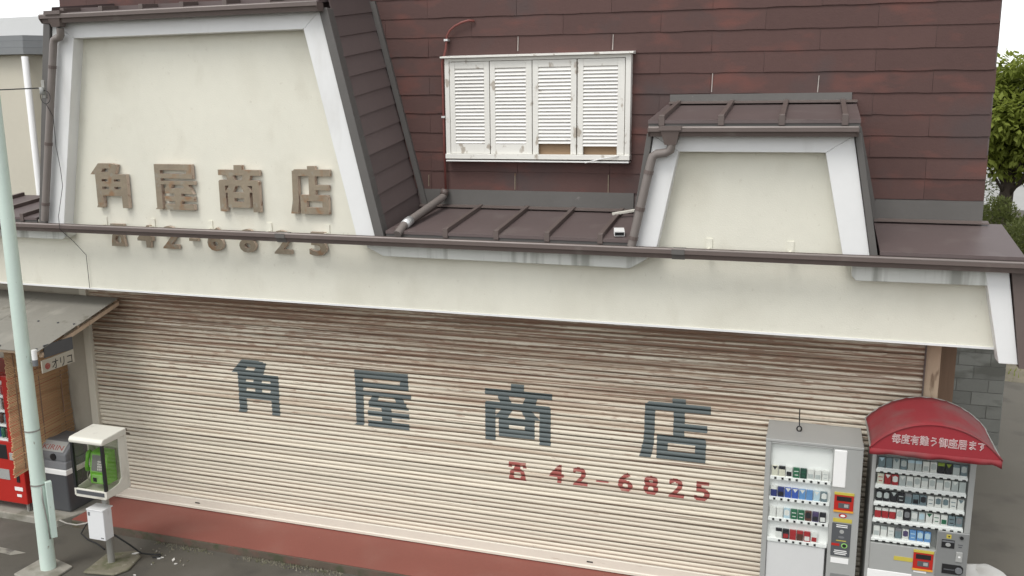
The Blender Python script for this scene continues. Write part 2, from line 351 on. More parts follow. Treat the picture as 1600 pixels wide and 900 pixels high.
GLYPH = {
 'kado': ([[(0.24, 1.0), (0.60, 1.0), (0.77, 0.97), (0.69, 0.75), (0.0, 0.75)], rc(0.13, 1.0, 0.27, 0.76), rc(0.13, 0.30, 0.03, 0.28), [(0.10, 0.0), (0.27, 0.0), (0.30, 0.06), (0.13, 0.06)], rc(0.83, 1.0, 0.0, 0.28)],
          [[(0.36, 0.885), (0.53, 0.885), (0.50, 0.81), (0.31, 0.81)], rc(0.30, 0.46, 0.595, 0.645), rc(0.64, 0.82, 0.595, 0.645), rc(0.30, 0.49, 0.42, 0.475), rc(0.64, 0.82, 0.42, 0.475)]),
 'ya': ([[(0.02, 0.04), (-0.03, 0.0), (0.15, 0.0), (0.17, 0.04), (0.17, 1.0), (0.02, 1.0)], rc(0.02, 1.0, 0.87, 1.0), rc(0.85, 1.0, 0.69, 0.9), rc(0.1, 1.0, 0.69, 0.79),
         rc(0.1, 1.04, 0.555, 0.635), [(0.33, 0.56), (0.46, 0.56), (0.42, 0.46), (0.27, 0.46)], [(0.72, 0.56), (0.88, 0.56), (1.0, 0.35), (0.86, 0.35)], rc(0.26, 0.95, 0.36, 0.475),
         rc(0.50, 0.68, 0.1, 0.38), rc(0.24, 1.0, 0.19, 0.295), rc(0.24, 1.0, 0.0, 0.125)], []),
 'sho': ([rc(0.40, 0.60, 0.88, 1.0), rc(0.0, 1.02, 0.78, 0.90), [(0.19, 0.79), (0.36, 0.79), (0.41, 0.66), (0.23, 0.66)], [(0.62, 0.79), (0.80, 0.79), (0.77, 0.66), (0.57, 0.66)],
          [(0.0, 0.56), (1.0, 0.56), (1.0, 0.65), (0.97, 0.68), (0.03, 0.68), (0.0, 0.65)], rc(0.0, 0.16, 0.0, 0.6), rc(0.83, 1.0, 0.0, 0.6),
          [(0.26, 0.57), (0.43, 0.57), (0.35, 0.42), (0.15, 0.42)], [(0.54, 0.57), (0.70, 0.57), (0.84, 0.42), (0.62, 0.42)], rc(0.21, 0.76, 0.09, 0.42), rc(0.1, 0.3, 0.405, 0.44)],
         [rc(0.37, 0.61, 0.215, 0.29)]),
 'ten': ([rc(0.46, 0.65, 0.9, 1.0), [(0.10, 0.90), (0.13, 0.93), (1.0, 0.93), (1.0, 0.79), (0.10, 0.79)], [(0.07, 0.90), (0.22, 0.90), (0.21, 0.25), (0.17, 0.0), (0.0, 0.0), (0.06, 0.3)],
          rc(0.48, 0.64, 0.38, 0.85), rc(0.5, 0.96, 0.50, 0.61), [(0.25, 0.0), (0.95, 0.0), (0.95, 0.36), (0.92, 0.40), (0.25, 0.40)]], [rc(0.41, 0.80, 0.14, 0.27)]),
 'tel': ([rc(0.02, 0.98, 0.84, 1.0), rc(0.0, 0.2, 0.72, 0.86), rc(0.8, 1.0, 0.72, 0.86), [(0.35, 0.85), (0.65, 0.85), (0.68, 0.66), (0.88, 0.5), (0.12, 0.5), (0.32, 0.66)], [(0.1, 0.5), (0.9, 0.5), (1.0, 0.0), (0.0, 0.0)]],
         [[(0.36, 0.14), (0.64, 0.14), (0.73, 0.26), (0.66, 0.46), (0.34, 0.46), (0.27, 0.26)]]),
}
def text_mesh(body, size=1.0, **kw):
    c = bpy.data.curves.new('lettering', 'FONT'); c.body = body; c.size = size
    for k, v_ in kw.items(): setattr(c, k, v_)
    o = bpy.data.objects.new('lettering', c); COL.objects.link(o)
    bpy.context.view_layer.update()
    me = bpy.data.meshes.new_from_object(o.evaluated_get(bpy.context.evaluated_depsgraph_get()))
    bpy.data.objects.remove(o); bpy.data.curves.remove(c)
    return me
def digit_polys(ch):
    me = text_mesh(ch, 1.0, resolution_u=3, offset=0.028)
    P = [(v.co.x, v.co.y) for v in me.vertices]
    x0 = min(p[0] for p in P); x1 = max(p[0] for p in P); z0 = -0.028; z1 = 0.728
    tr = [[((P[i][0] - x0) / (x1 - x0), (P[i][1] - z0) / (z1 - z0)) for i in f.vertices] for f in me.polygons]
    bpy.data.meshes.remove(me)
    return tr, (x1 - x0) / 0.7
DIG = {c: digit_polys(c) for c in '42685'}
GLYPH['-'] = ([rc(0, 1, 0.38, 0.5)], [])
for c in '42685': GLYPH[c] = (DIG[c][0], [])
def solid_glyph(name, g, x0, x1, z0, z1, y0, y1, mats, parent):
    """cut-out letter: front sheet (slot 0) with edge walls (slot 1)"""
    pos, neg = GLYPH[g]; mb = MB()
    zs = sorted({round(z, 4) for p in pos + neg for _, z in p} | {i / 40 for i in range(41)})
    X = lambda u: x0 + u * (x1 - x0)
    Zf = lambda u: z0 + u * (z1 - z0)
    for a, b in zip(zs, zs[1:]):
        if b - a < 1e-4: continue
        lo = region(pos, neg, a + 1e-5); hi = region(pos, neg, b - 1e-5)
        if len(lo) != len(hi): lo = hi = region(pos, neg, (a + b) / 2)
        for (l0, l1), (h0, h1) in zip(lo, hi):
            q = [(X(l0), Zf(a)), (X(l1), Zf(a)), (X(h1), Zf(b)), (X(h0), Zf(b))]
            mb.poly([(x, y0, z) for x, z in q])
            mb.poly([(q[1][0], y0, q[1][1]), (q[1][0], y1, q[1][1]), (q[2][0], y1, q[2][1]), (q[2][0], y0, q[2][1])], 1)
            mb.poly([(q[3][0], y0, q[3][1]), (q[3][0], y1, q[3][1]), (q[0][0], y1, q[0][1]), (q[0][0], y0, q[0][1])], 1)
            mb.poly([(q[2][0], y0, q[2][1]), (q[2][0], y1, q[2][1]), (q[3][0], y1, q[3][1]), (q[3][0], y0, q[3][1])], 1)
            mb.poly([(q[0][0], y0, q[0][1]), (q[0][0], y1, q[0][1]), (q[1][0], y1, q[1][1]), (q[1][0], y0, q[1][1])], 1)
    return mb.build(name, mats, parent)

# ================================================================== SETTING
def sheet(name, pts, z, m, label=None, kind='structure'):
    return MB().poly([(x, y, z) for x, y in pts]).build(name, m, kind=kind, label=label)
sheet('ground', [(-1500, -1500), (1500, -1500), (1500, 1500), (-1500, 1500)], 0.0, ASPHALT)
sheet('far_road', [(4, 42), (60, 36), (60, 70), (4, 80)], 0.004, PALE)
sheet('alley', [(1.3, -0.9), (2.1, -0.9), (12, -0.9), (12, 9.4), (3.3, 9.6), (1.3, 9.6)], 0.003, ALLEY)
sheet('gravel_verge', [(3.3, 9.6), (12, 8.0), (12, 15), (2.5, 15)], 0.006, SOIL)

# red painted concrete step in front of the shutter
st = MB(); st.prismz([(-8.72, -0.74), (2.1, -0.74), (2.1, 0.3), (-8.72, 0.3)], -0.1, 0.10, 0)
step = st.build('pavement', [STEPFACE], kind='structure', bevel=0.012)
MB().prismz([(-8.715, -0.735), (2.095, -0.735), (2.095, 0.0), (-8.715, 0.0)], 0.1005, 0.106).build('floor_coating', REDFLOOR, step)
# plain concrete kerb under the drinks machine
MB().prismz([(-13.0, -0.80), (-8.90, -0.80), (-8.74, -0.45), (-8.74, 0.0), (-13.0, 0.0)], -0.1, 0.09).build('kerb', CONC, kind='structure', bevel=0.015)
# worn road marking at left
MB().poly([(-10.8, -1.34, 0.004), (-10.8, -1.44, 0.004), (-8.85, -1.56, 0.004), (-8.72, -1.46, 0.004)]).build('road_marking', LINEP, kind='structure')

# ================================================================== SHOP BUILDING
YW, YT, YU = -0.47, -0.62, 0.45        # plaster face, trim face, upper slate wall
shop = thing('shop_building', 'white plastered shop with two brown roofed gables and a long cream roller shutter', 'building', (-3.5, 0, 0))
def S(o): return under(o, shop)
def part(mb, name, m, **k): return S(mb.build(name, m, **k))

GL = dict(ol=(-8.31, -8.70), o_r=(-4.86, -4.31), il=(-8.03, -8.46), ir=(-5.06, -4.54), zt=6.20, zi=6.02, zb=3.84)
GR = dict(ol=(-1.41, -1.565), o_r=(0.345, 0.55), il=(-1.175, -1.365), ir=(0.118, 0.323), zt=4.94, zi=4.79, zb=3.84)
wallp = [(-10.9, 3.08), (1.63, 3.08), (1.50, 3.84), (0.50, 3.84), (0.30, 4.93), (-1.36, 4.93), (-1.52, 3.84), (-4.36, 3.84), (-4.90, 6.19), (-8.27, 6.19), (-8.66, 3.84), (-10.9, 3.84)]
part(MB().prism(wallp, YW, -0.25), 'front_wall', PLASTER)
part(MB().box(-10.9, 1.635, YW - 0.012, YW + 0.02, 3.072, 3.092), 'drip_bead', TRIM)
part(MB().box(-10.9, 1.6, -0.255, 0.45, 3.10, 3.16), 'soffit', DARKWOOD)
# body behind and below
part(MB().box(-9.35, -8.88, 0.0, 0.15, 0.0, 3.1), 'side_wall', BEIGE)
part(MB().box(-13.0, -9.35, 0.02, 0.15, 0.0, 3.1), 'side_wall', BEIGE)
part(MB().box(-9.3, 1.12, 0.2, 7.0, 0.0, 3.1), 'inner_wall', BEIGE)
part(MB().box(1.135, 1.27, -0.02, 0.13, 0.1, 3.1), 'corner_post', WOOD, bevel=0.004)
part(MB().box(1.30, 1.55, 0.95, 1.10, 0.0, 3.1), 'side_post', DARKWOOD)
part(MB().box(-9.2, 1.585, YU, 7.0, 3.1, 8.2), 'upper_wall_core', CHEEK)
part(MB().prismx([(0.1, 8.2), (7.3, 8.2), (3.7, 9.4)], -9.5, 1.9), 'main_roof', CHEEK)

def gable(g, edge, has_left_reveal=True):
    zt, zi, zb = g['zt'], g['zi'], g['zb']
    part(MB().prism([(g['o_r'][0], zt), (g['o_r'][1], zb), (g['ir'][1], zb), (g['ir'][0], zi)], YT, YW + 0.01), 'trim_board', TRIM, bevel=0.006)
    part(MB().prism([(g['ol'][0], zt), (g['il'][0], zi), (g['il'][1], zb), (g['ol'][1], zb)], YT, YW + 0.01), 'trim_board', TRIM, bevel=0.006)
    part(MB().prism([(g['ol'][0] + 0.002, zt), (g['o_r'][0] - 0.002, zt), (g['ir'][0], zi + 0.002), (g['il'][0], zi + 0.002)], YT + 0.003, YW + 0.01), 'trim_board', TRIM, bevel=0.004)
    # metal edging outside the boards
    for sgn, o in ((1, g['o_r']), (-1, g['ol'])):
        part(MB().prism([(o[0] + sgn * 0.003, zt + 0.02), (o[0] + sgn * edge[0], zt + 0.02), (o[1] + sgn * edge[1], zb), (o[1] + sgn * 0.003, zb)], YT - 0.03, YT + 0.10), 'edge_flashing', FLASH, bevel=0.005)
    a, b = g['ol'], g['o_r']
    ext = 0.17 if g is GL else 0.04
    ka, kb = (a[0] - a[1]) / (zt - zb), (b[0] - b[1]) / (zt - zb)
    body = [(a[0] - edge[0] + 0.02 + ka * (ext - 0.02), zt + ext), (b[0] + edge[0] - 0.02 + kb * (ext - 0.02), zt + ext), (b[1] + edge[1] - 0.02, zb), (a[1] - edge[1] + 0.02, zb)]
    part(MB().prism(body, YW + 0.03, YU + 0.02), 'gable_core', CHEEK)
    # slate courses on both cheeks, each course one piece
    for sgn, p in ((1, (b[0] + edge[0] - 0.02, b[1] + edge[1] - 0.02)), (-1, (a[0] - edge[0] + 0.02, a[1] - edge[1] + 0.02))):
        top = Vector((p[0], 0, zt + 0.02)); bot = Vector((p[1], 0, zb))
        d = (top - bot); L = d.length; d.normalize()
        nrm = Vector((d.z * sgn, 0, -d.x * sgn)).normalized()
        cheek = part(MB().faces([tuple(bot + nrm * 0.003 + Vector((0, YT + 0.1, 0))), tuple(bot + nrm * 0.003 + Vector((0, YU, 0))), tuple(top + nrm * 0.003 + Vector((0, YU, 0))), tuple(top + nrm * 0.003 + Vector((0, YT + 0.1, 0)))], [(0, 1, 2, 3)]), 'gable_cheek', CHEEK)
        s = 0.30; rows = [(0.10, 0.30)]
        while s < L + ext: rows.append((s, min(s + 0.208, L + ext))); s += 0.208
        for r0, r1 in rows:
            j = RND.uniform(-0.002, 0.002)
            ya, yb = YT + 0.075, YU - 0.005
            V = []
            for y in (ya, yb):
                A = bot + d * (r0 - 0.02 + 0.145 * (y - ya)); B = bot + d * (r1 - 0.008 + 0.145 * (y - ya))
                V += [tuple(A + nrm * 0.004 + Vector((0, y, 0))), tuple(A + nrm * (0.020 + j) + Vector((0, y, 0))), tuple(B + nrm * 0.006 + Vector((0, y, 0)))]
            o = MB().faces(V, [(0, 1, 2), (5, 4, 3), (0, 3, 4, 1), (1, 4, 5, 2), (2, 5, 3, 0)]).build('slate', CHEEK)
            under(o, shop); o.parent = cheek; o.matrix_parent_inverse = Matrix.Identity(4) @ (Matrix.Translation(-Vector(shop.location)) @ Matrix.Translation(Vector(shop.location)))
    # valley strip against the wall
    for sgn, o in ((1, b), (-1, a)):
        part(MB().prism([(o[0] + sgn * (edge[0] - 0.01) + (kb if sgn > 0 else ka) * ext, zt + 0.02 + ext), (o[0] + sgn * (edge[0] + 0.055) + (kb if sgn > 0 else ka) * ext, zt + 0.02 + ext), (o[1] + sgn * (edge[1] + 0.055), zb + 0.2), (o[1] + sgn * (edge[1] - 0.01), zb + 0.2)], YU - 0.05, YU), 'valley_flashing', FLASH)
gable(GL, (0.10, 0.11)); gable(GR, (0.055, 0.065))

# ---- slates on the upper wall
uw = part(MB().box(-9.2, 1.585, YU - 0.002, YU + 0.001, 4.2, 8.0), 'upper_wall', CHEEK)
def sub(o, parent):   # sub-part built in world space under a part whose own matrix is the identity in world
    o.parent = parent; o.matrix_parent_inverse = Matrix.Identity(4); return o
SW, EXP = 1.035, 0.207
def hidden_by_gable(xa, xb, z0, z1):
    if z1 < 6.20 and xa > -8.36 and xb < -4.80 - (6.2 - z1) * 0 : return True
    if z1 < 5.15 and xa > -1.36 and xb < 0.34: return True
    return False
rows = 17
for r in range(rows):
    ph = 0.02 if (r % 2 == 1 or r == 0) else 0.02 + SW / 2
    z0 = 4.297 + EXP * r
    k0 = math.floor((-9.2 - ph) / SW)
    for k in range(k0, 12):
        xa, xb = ph + k * SW, ph + (k + 1) * SW
        xa, xb = max(xa, -9.2), min(xb, 1.585 + 0.006 * RND.random())
        if xb - xa < 0.05 or hidden_by_gable(xa, xb, z0, z0 + EXP): continue
        if z0 > 7.0: continue
        xa += 0.0015; xb -= 0.0015
        N = 16; V = []
        tilt = -0.0085 if r > 0 else -0.002
        base = RND.uniform(-0.0015, 0.0015); pr = 0.016 + RND.uniform(-0.003, 0.003)
        stp = RND.random()
        for i in range(N + 1):
            x = xa + (xb - xa) * i / N
            zl = z0 + base + tilt * (x + 1.2) * min(1, r / 4) + stp * (0.0042 if math.sin(x * 2 * PI / 0.52 + r * 2.1 + k * 0.7) > 0 else -0.0018) + 0.0012 * math.sin(x * 7.1 + r)
            zu = z0 + EXP + 0.02 + tilt * (x + 1.2) * min(1, r / 4)
            V += [(x, YU - 0.003, zl + 0.002), (x, YU - pr, zl), (x, YU - 0.005, zu)]
        Fs = []
        for i in range(N):
            a = i * 3; b = a + 3
            Fs += [(a, a + 1, b + 1, b)[::-1], (a + 1, b + 1, b + 2, a + 2), (a + 2, b + 2, b, a)]
        Fs += [(0, 1, 2), (N * 3 + 2, N * 3 + 1, N * 3)]
        sub(MB().faces(V, Fs).build('slate', SLATE), uw)
# white sealant in open joints
for x, z0, z1 in ((-3.07, 5.805, 5.955), (-2.03, 5.79, 5.945), (-1.0, 5.345, 5.53), (0.025, 5.33, 5.49)):
    sub(MB().prism([(x - 0.006, z0), (x + 0.004, z0), (x + 0.008, z1), (x + 0.001, z1)], YU - 0.021, YU - 0.006).build('sealant_strip', SEAL), uw)
for x, z0, z1 in ((-4.155, 4.33, 4.46), (-3.115, 4.31, 4.49), (-2.06, 4.30, 4.49)):
    sub(MB().prism([(x - 0.004, z0), (x + 0.004, z0), (x + 0.006, z1), (x - 0.002, z1)], YU - 0.019, YU - 0.006).build('sealant_strip', BRONZE), uw)

# ---- low pent roofs and their battens
def pent(x0, x1, yf, zf, yb, zb, battens, depth=0.075, lip=True):
    r = part(MB().prismx([(yf, zf), (yb, zb), (yb, zb - 0.03), (yf, zf - 0.03)], x0, x1), 'pent_roof', ROOFM)
    sub(MB().box(x0 + 0.002, x1 - 0.002, yf + 0.012, yf + 0.03, zf - depth, zf - 0.012).build('eaves_flashing', FLASH), r)
    sl = (zb - zf) / (yb - yf)
    for x in battens:
        m = MB()
        m.prismx([(yf + 0.035, zf + 0.035 * sl), (yb - 0.03, zb - 0.03 * sl), (yb - 0.03, zb - 0.03 * sl + 0.045), (yf + 0.035, zf + 0.035 * sl + 0.045)], x - 0.022, x + 0.022)
        m.box(x - 0.027, x + 0.027, yf - 0.010, yf + 0.0345, zf - 0.050, zf + 0.046)
        sub(m.build('batten', METAL, bevel=0.004), r)
    return r
pent(-4.19, -1.57, -0.65, 3.955, YU, 4.10, [-4.05, -3.515, -2.965, -2.435, -1.90])
pent(0.62, 1.76, -0.66, 3.932, YU, 4.075, [])
pent(-10.9, -8.83, -0.65, 3.955, YU, 4.10, [-9.05, -9.58, -10.12, -10.65])
pent(-1.45, 0.39, -0.69, 5.080, YU, 5.225, [-1.325, -0.79, -0.264, 0.262])
pent(-8.36, -4.83, -0.69, 6.30, YU, 6.43, [-8.08, -7.55, -7.01, -6.48, -5.94, -5.41])
# grey apron flashings where pent roofs meet the wall
for x0, x1, z0, z1 in ((-4.25, -1.78, 4.11, 4.30), (0.62, 1.585, 4.085, 4.29), (-1.42, 0.345, 5.235, 5.325)):
    part(MB().prismx([(YU - 0.03, z0), (YU - 0.022, z1), (YU, z1), (YU, z0)], x0, x1), 'apron_flashing', FLASH)
    part(MB().prismx([(YU - 0.10, z0 - 0.005), (YU - 0.02, z0 + 0.012), (YU - 0.02, z0 + 0.022), (YU - 0.10, z0 + 0.006)], x0, x1 + 0.05), 'apron_lip', METAL)
# white fascias below the pent eaves
part(MB().prism([(-4.43, 3.83), (-4.43, 3.765), (-4.24, 3.678), (-1.61, 3.672), (-1.45, 3.765), (-1.45, 3.83)], YT, YW + 0.01), 'fascia', FASCIA, bevel=0.006)
part(MB().prism([(0.40, 3.83), (0.40, 3.70), (0.44, 3.655), (1.50, 3.665), (1.47, 3.83)], YT + 0.004, YW + 0.01), 'fascia', FASCIA, bevel=0.006)
part(MB().prism([(-10.9, 3.83), (-10.9, 3.70), (-8.50, 3.70), (-8.43, 3.74), (-8.43, 3.83)], YT, YW + 0.01), 'fascia', FASCIA, bevel=0.006)
# flared right end: white rake board, brown side skirt
part(MB().prism([(1.462, 3.84), (1.648, 3.84), (1.795, 2.985), (1.645, 2.985)], YT, YW + 0.03), 'rake_board', TRIM, bevel=0.006)
part(MB().prism([(1.655, 3.90), (1.77, 3.90), (1.99, 2.96), (1.80, 2.96)], YT - 0.03, 5.0), 'side_skirt', METAL)

# ---- gutters
def gutter(x0, x1, yb, zt, h=0.09, d=0.13, joints=(), name='gutter'):
    t = 0.012
    pr = [(yb, zt), (yb, zt - h), (yb - d * 0.72, zt - h), (yb - d * 0.80, zt - h * 0.52), (yb - d, zt - h * 0.45), (yb - d, zt), (yb - d + t * 1.4, zt),
          (yb - d + t * 1.2, zt - h * 0.3), (yb - d * 0.72 + t, zt - h + t), (yb - t, zt - h + t), (yb - t, zt)]
    m = MB().prismx(pr, x0, x1)
    for e in (x0, x1):
        m.prismx([(yb - 0.001, zt - 0.002), (yb - 0.001, zt - h - 0.002), (yb - d * 0.72, zt - h - 0.002), (yb - d - 0.002, zt - h * 0.45), (yb - d - 0.002, zt + 0.002)], e - 0.006, e + 0.006)
    g = part(m, name, METAL)
    sub(MB().tube([(x0, yb - d + 0.008, zt), (x1, yb - d + 0.008, zt)], 0.011, 8).build('gutter_rim', RIM, smooth=True), g)
    for x in joints:
        sub(MB().prismx([(yb + 0.004, zt + 0.004), (yb + 0.004, zt - h - 0.006), (yb - d * 0.72, zt - h - 0.006), (yb - d * 0.80 - 0.006, zt - h * 0.52), (yb - d - 0.006, zt - h * 0.45 - 0.004), (yb - d - 0.006, zt + 0.004)], x - 0.06, x + 0.06).build('gutter_joint', FLASH), g)
    return g
gm = gutter(-10.9, 1.86, -0.655, 3.898, joints=(-5.38, -1.13, -9.6))
for x in (-7.967, -7.276, -6.482, -5.702, -4.977, -0.88, -0.139):
    sub(MB().box(x - 0.03, x + 0.03, YW - 0.012, YW, 3.86, 3.97).box(x - 0.012, x + 0.012, YW - 0.20, YW - 0.01, 3.868, 3.882).build('gutter_bracket', PLASTER), gm)
gutter(-8.33, -4.80, -0.655, 6.268, h=0.085)
gutter(-1.43, 0.37, -0.655, 5.015, h=0.08)

# ---- rainwater hoppers and downpipes
def downpipe(hx0, hx1, zt, pts, y=-0.72):
    d = part(MB().tube(pts, 0.042, 12), 'downpipe', GREYPIPE, smooth=True, angle=50)
    w_ = hx1 - hx0; c = (hx0 + hx1) / 2
    m = MB().box(hx0, hx1, -0.80, -0.64, zt - 0.04, zt)
    V = [(c - w_ * 0.42, -0.79, zt - 0.04), (c + w_ * 0.42, -0.79, zt - 0.04), (c + w_ * 0.42, -0.65, zt - 0.04), (c - w_ * 0.42, -0.65, zt - 0.04),
         (c - w_ * 0.25, -0.76, zt - 0.17), (c + w_ * 0.25, -0.76, zt - 0.17), (c + w_ * 0.25, -0.68, zt - 0.17), (c - w_ * 0.25, -0.68, zt - 0.17)]
    m.faces(V, [(0, 1, 5, 4), (1, 2, 6, 5), (2, 3, 7, 6), (3, 0, 4, 7), (4, 5, 6, 7)])
    sub(m.build('hopper', METAL), d)
    a, b = Vector(pts[-2]), Vector(pts[-1])
    for t in (0.12, 0.55, 0.9):
        q = a.lerp(b, t); e = (b - a).normalized() * 0.018
        sub(MB().tube([q - e, q + e], 0.047, 12).build('pipe_clip', METAL), d)
    return d
downpipe(-1.335, -1.13, 5.03, [(-1.225, -0.72, 4.87), (-1.235, -0.71, 4.81), (-1.28, -0.70, 4.785), (-1.36, -0.69, 4.775), (-1.40, -0.69, 4.75), (-1.415, -0.69, 4.70), (-1.585, -0.69, 3.90)])
downpipe(-8.245, -8.02, 6.31, [(-8.11, -0.72, 6.13), (-8.12, -0.71, 6.06), (-8.15, -0.70, 6.03), (-8.21, -0.69, 6.02), (-8.245, -0.69, 6.0), (-8.26, -0.69, 5.95), (-8.665, -0.69, 3.93)])

# ---- window with four louvred shutters
FX0, FX1, FZ0, FZ1, FY = -3.895, -1.818, 4.655, 5.762, YU - 0.10
fr = MB()
fr.box(FX0, FX0 + 0.05, FY, YU, FZ0, FZ1 - 0.02); fr.box(FX1 - 0.055, FX1, FY, YU, FZ0, FZ1 - 0.02)
fr.box(FX0 + 0.05, FX1 - 0.055, FY + 0.006, YU, FZ1 - 0.055, FZ1 - 0.02)
wf = part(fr, 'window_frame', OLDWHITE, bevel=0.003)
sub(MB().prismx([(FY - 0.045, FZ1 - 0.018), (FY - 0.045, FZ1 - 0.002), (YU, FZ1 + 0.014), (YU, FZ1 - 0.018)], FX0 - 0.035, FX1 + 0.03).build('head_board', OLDWHITE), wf)
sub(MB().box(FX0 - 0.004, FX1 + 0.004, FY - 0.02, YU, FZ0 - 0.002, FZ0 + 0.05).build('sill', OLDWHITE, bevel=0.004), wf)
sub(MB().box(FX0 + 0.01, FX1 - 0.002, FY - 0.035, YU, FZ0 - 0.03, FZ0 - 0.016).build('drip_strip', WHITEP), wf)
sub(MB().box(FX0 + 0.05, FX1 - 0.055, YU - 0.035, YU - 0.028, FZ0 + 0.05, FZ1 - 0.05).build('backing_board', BAREWOOD), wf)
zx = lambda p: FX0 + (p - 40) / (1410 - 40) * (FX1 - FX0)
slat_me = None
for i, (a, b, s0, s1, low) in enumerate(((75, 380, 115, 340, True), (386, 700, 425, 655, True), (706, 1026, 748, 985, False), (1034, 1368, 1075, 1318, False))):
    xa, xb, sa, sb = zx(a), zx(b), zx(s0), zx(s1)
    z0, z1 = FZ0 + 0.052, FZ1 - 0.06
    st0 = 4.822 if low else 4.796
    if i == 2: st0 = 4.822
    y0, y1 = FY + 0.012, FY + 0.042
    m = MB(); m.box(xa, sa, y0, y1, z0, z1); m.box(sb, xb, y0, y1, z0, z1); m.box(sa, sb, y0 + 0.002, y1, 5.628, z1)
    if low: m.box(sa, sb, y0 + 0.002, y1, z0, st0 - 0.006)
    p = part(m, 'window_shutter', OLDWHITE, bevel=0.003)
    nsl = 21 if not (i == 3) else 22
    pitch = (5.628 - st0) / nsl
    for q in range(nsl):
        z = st0 + pitch * (q + 0.5)
        if slat_me is None:
            sm = MB(); sm.prismx([(-0.016, -0.0185), (-0.013, -0.0215), (0.011, 0.013), (0.007, 0.017)], -0.5, 0.5)
            slat_me = sm.mesh('louvre_slat', SLATW)
        o = link('louvre_slat', slat_me, p); o.matrix_parent_inverse = Matrix.Identity(4)
        o.location = ((sa + sb) / 2, (y0 + y1) / 2 - 0.001, z); o.scale = (sb - sa, 1, 1); o.rotation_euler = (RND.uniform(-0.05, 0.05), RND.uniform(-0.003, 0.003), 0)
part(MB().tube([(-1.93, FY - 0.03, 4.70), (-2.12, FY - 0.05, 4.665), (-2.28, FY - 0.08, 4.625)], 0.006, 6), 'loose_lath', WHITEP)

# red conduit beside the window, brown rain pipe lying over the pent roof
rp = part(MB().tube([(-3.56, YU - 0.03, 6.135), (-3.62, YU - 0.055, 6.14), (-3.70, YU - 0.06, 6.12), (-3.78, YU - 0.06, 6.085), (-3.84, YU - 0.06, 6.04), (-3.875, YU - 0.06, 5.98), (-3.89, YU - 0.06, 5.85), (-3.935, YU - 0.065, 5.70), (-3.935, YU - 0.06, 5.0), (-3.93, YU - 0.06, 4.30)], 0.013, 8), 'conduit', REDPIPE, smooth=True)
for z in (5.93, 5.1): sub(MB().box(-3.955 if z < 5.5 else -3.905, -3.91 if z < 5.5 else -3.86, YU - 0.08, YU - 0.012, z, z + 0.022).build('pipe_clip', TAPE), rp)
rain = part(MB().tube([(-3.93, YU - 0.07, 4.30), (-3.94, YU - 0.09, 4.235), (-3.95, YU - 0.16, 4.205), (-4.00, -0.45, 4.045), (-4.02, -0.58, 4.0), (-4.03, -0.70, 3.93)], [0.02, 0.04, 0.042, 0.042, 0.042, 0.042], 12), 'rain_pipe', GREYPIPE, smooth=True, angle=60)
sub(MB().tube([(-4.0, -0.44, 4.048), (-4.015, -0.55, 4.010)], 0.050, 12).build('tape_wrap', TAPE, smooth=True), rain)
sub(MB().tube([(-3.932, YU - 0.07, 4.30), (-3.942, YU - 0.09, 4.24)], 0.046, 12).build('elbow', METAL, smooth=True), rain)

# ---- bronze sign letters on the left gable
for g, a, b in (('kado', -8.063, -7.55), ('ya', -7.16, -6.64), ('sho', -6.29, -5.77), ('ten', -5.38, -4.89)):
    S(solid_glyph('sign_character', g, a, b, 4.09, 4.608, -0.535, YW - 0.012, [BRONZE, BRONZESIDE], None))
for g, c in (('tel', -7.76), ('4', -7.372), ('2', -7.012), ('-', -6.693), ('6', -6.399), ('8', -5.974), ('2', -5.519), ('5', -5.076)):
    wd = 0.20 if g in 'tel' else (0.12 if g == '-' else 0.215)
    S(solid_glyph('sign_digit', g, c - wd / 2, c + wd / 2, 3.632, 3.90, -0.525, YW - 0.012, [BRONZE, BRONZESIDE], None))

# ---- roller shutter
SX0, SX1, PITCH, SB = -8.78, 1.13, 0.108, 0.262
prof = [(0.0, 0.010), (0.025, 0.003), (0.06, -0.005), (0.14, -0.012), (0.25, -0.015), (0.36, -0.013), (0.45, -0.006), (0.50, -0.001), (0.54, -0.005), (0.63, -0.012), (0.74, -0.015), (0.86, -0.012), (0.94, -0.005), (0.975, 0.003), (1.0, 0.010)]
shut = part(MB().box(SX0, SX1, 0.03, 0.05, 0.11, 3.12), 'roller_shutter', SHUTBOT)
m = MB()
for i in range(len(prof) - 1):
    (u0, a), (u1, b) = prof[i], prof[i + 1]
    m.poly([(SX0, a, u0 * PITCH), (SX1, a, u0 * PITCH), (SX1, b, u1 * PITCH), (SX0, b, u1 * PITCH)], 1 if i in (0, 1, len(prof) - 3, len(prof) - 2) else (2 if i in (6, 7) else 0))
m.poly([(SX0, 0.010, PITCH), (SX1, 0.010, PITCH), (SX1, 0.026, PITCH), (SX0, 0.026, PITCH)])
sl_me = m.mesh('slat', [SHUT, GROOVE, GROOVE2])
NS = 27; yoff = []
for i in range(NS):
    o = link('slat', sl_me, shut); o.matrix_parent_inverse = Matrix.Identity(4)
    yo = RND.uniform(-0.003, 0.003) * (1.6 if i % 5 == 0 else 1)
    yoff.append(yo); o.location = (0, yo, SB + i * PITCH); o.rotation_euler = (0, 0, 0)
sub(MB().prismx([(-0.002, 0.108), (-0.022, 0.118), (-0.022, 0.145), (-0.012, 0.155), (-0.010, 0.25), (0.006, 0.262), (0.03, 0.262), (0.03, 0.108)], SX0, SX1).build('bottom_rail', SHUTBOT), shut)
for x in (-2.12, -7.35): sub(MB().box(x - 0.035, x + 0.035, -0.014, -0.006, 0.19, 0.205).build('lock_slot', BLACK), shut)
sub(MB().box(-8.885, -8.775, -0.06, 0.03, 0.1, 3.1).build('guide_rail', NEIGH, bevel=0.006), shut)
sub(MB().box(1.128, 1.140, -0.05, 0.03, 0.1, 3.1).build('guide_rail', METAL), shut)
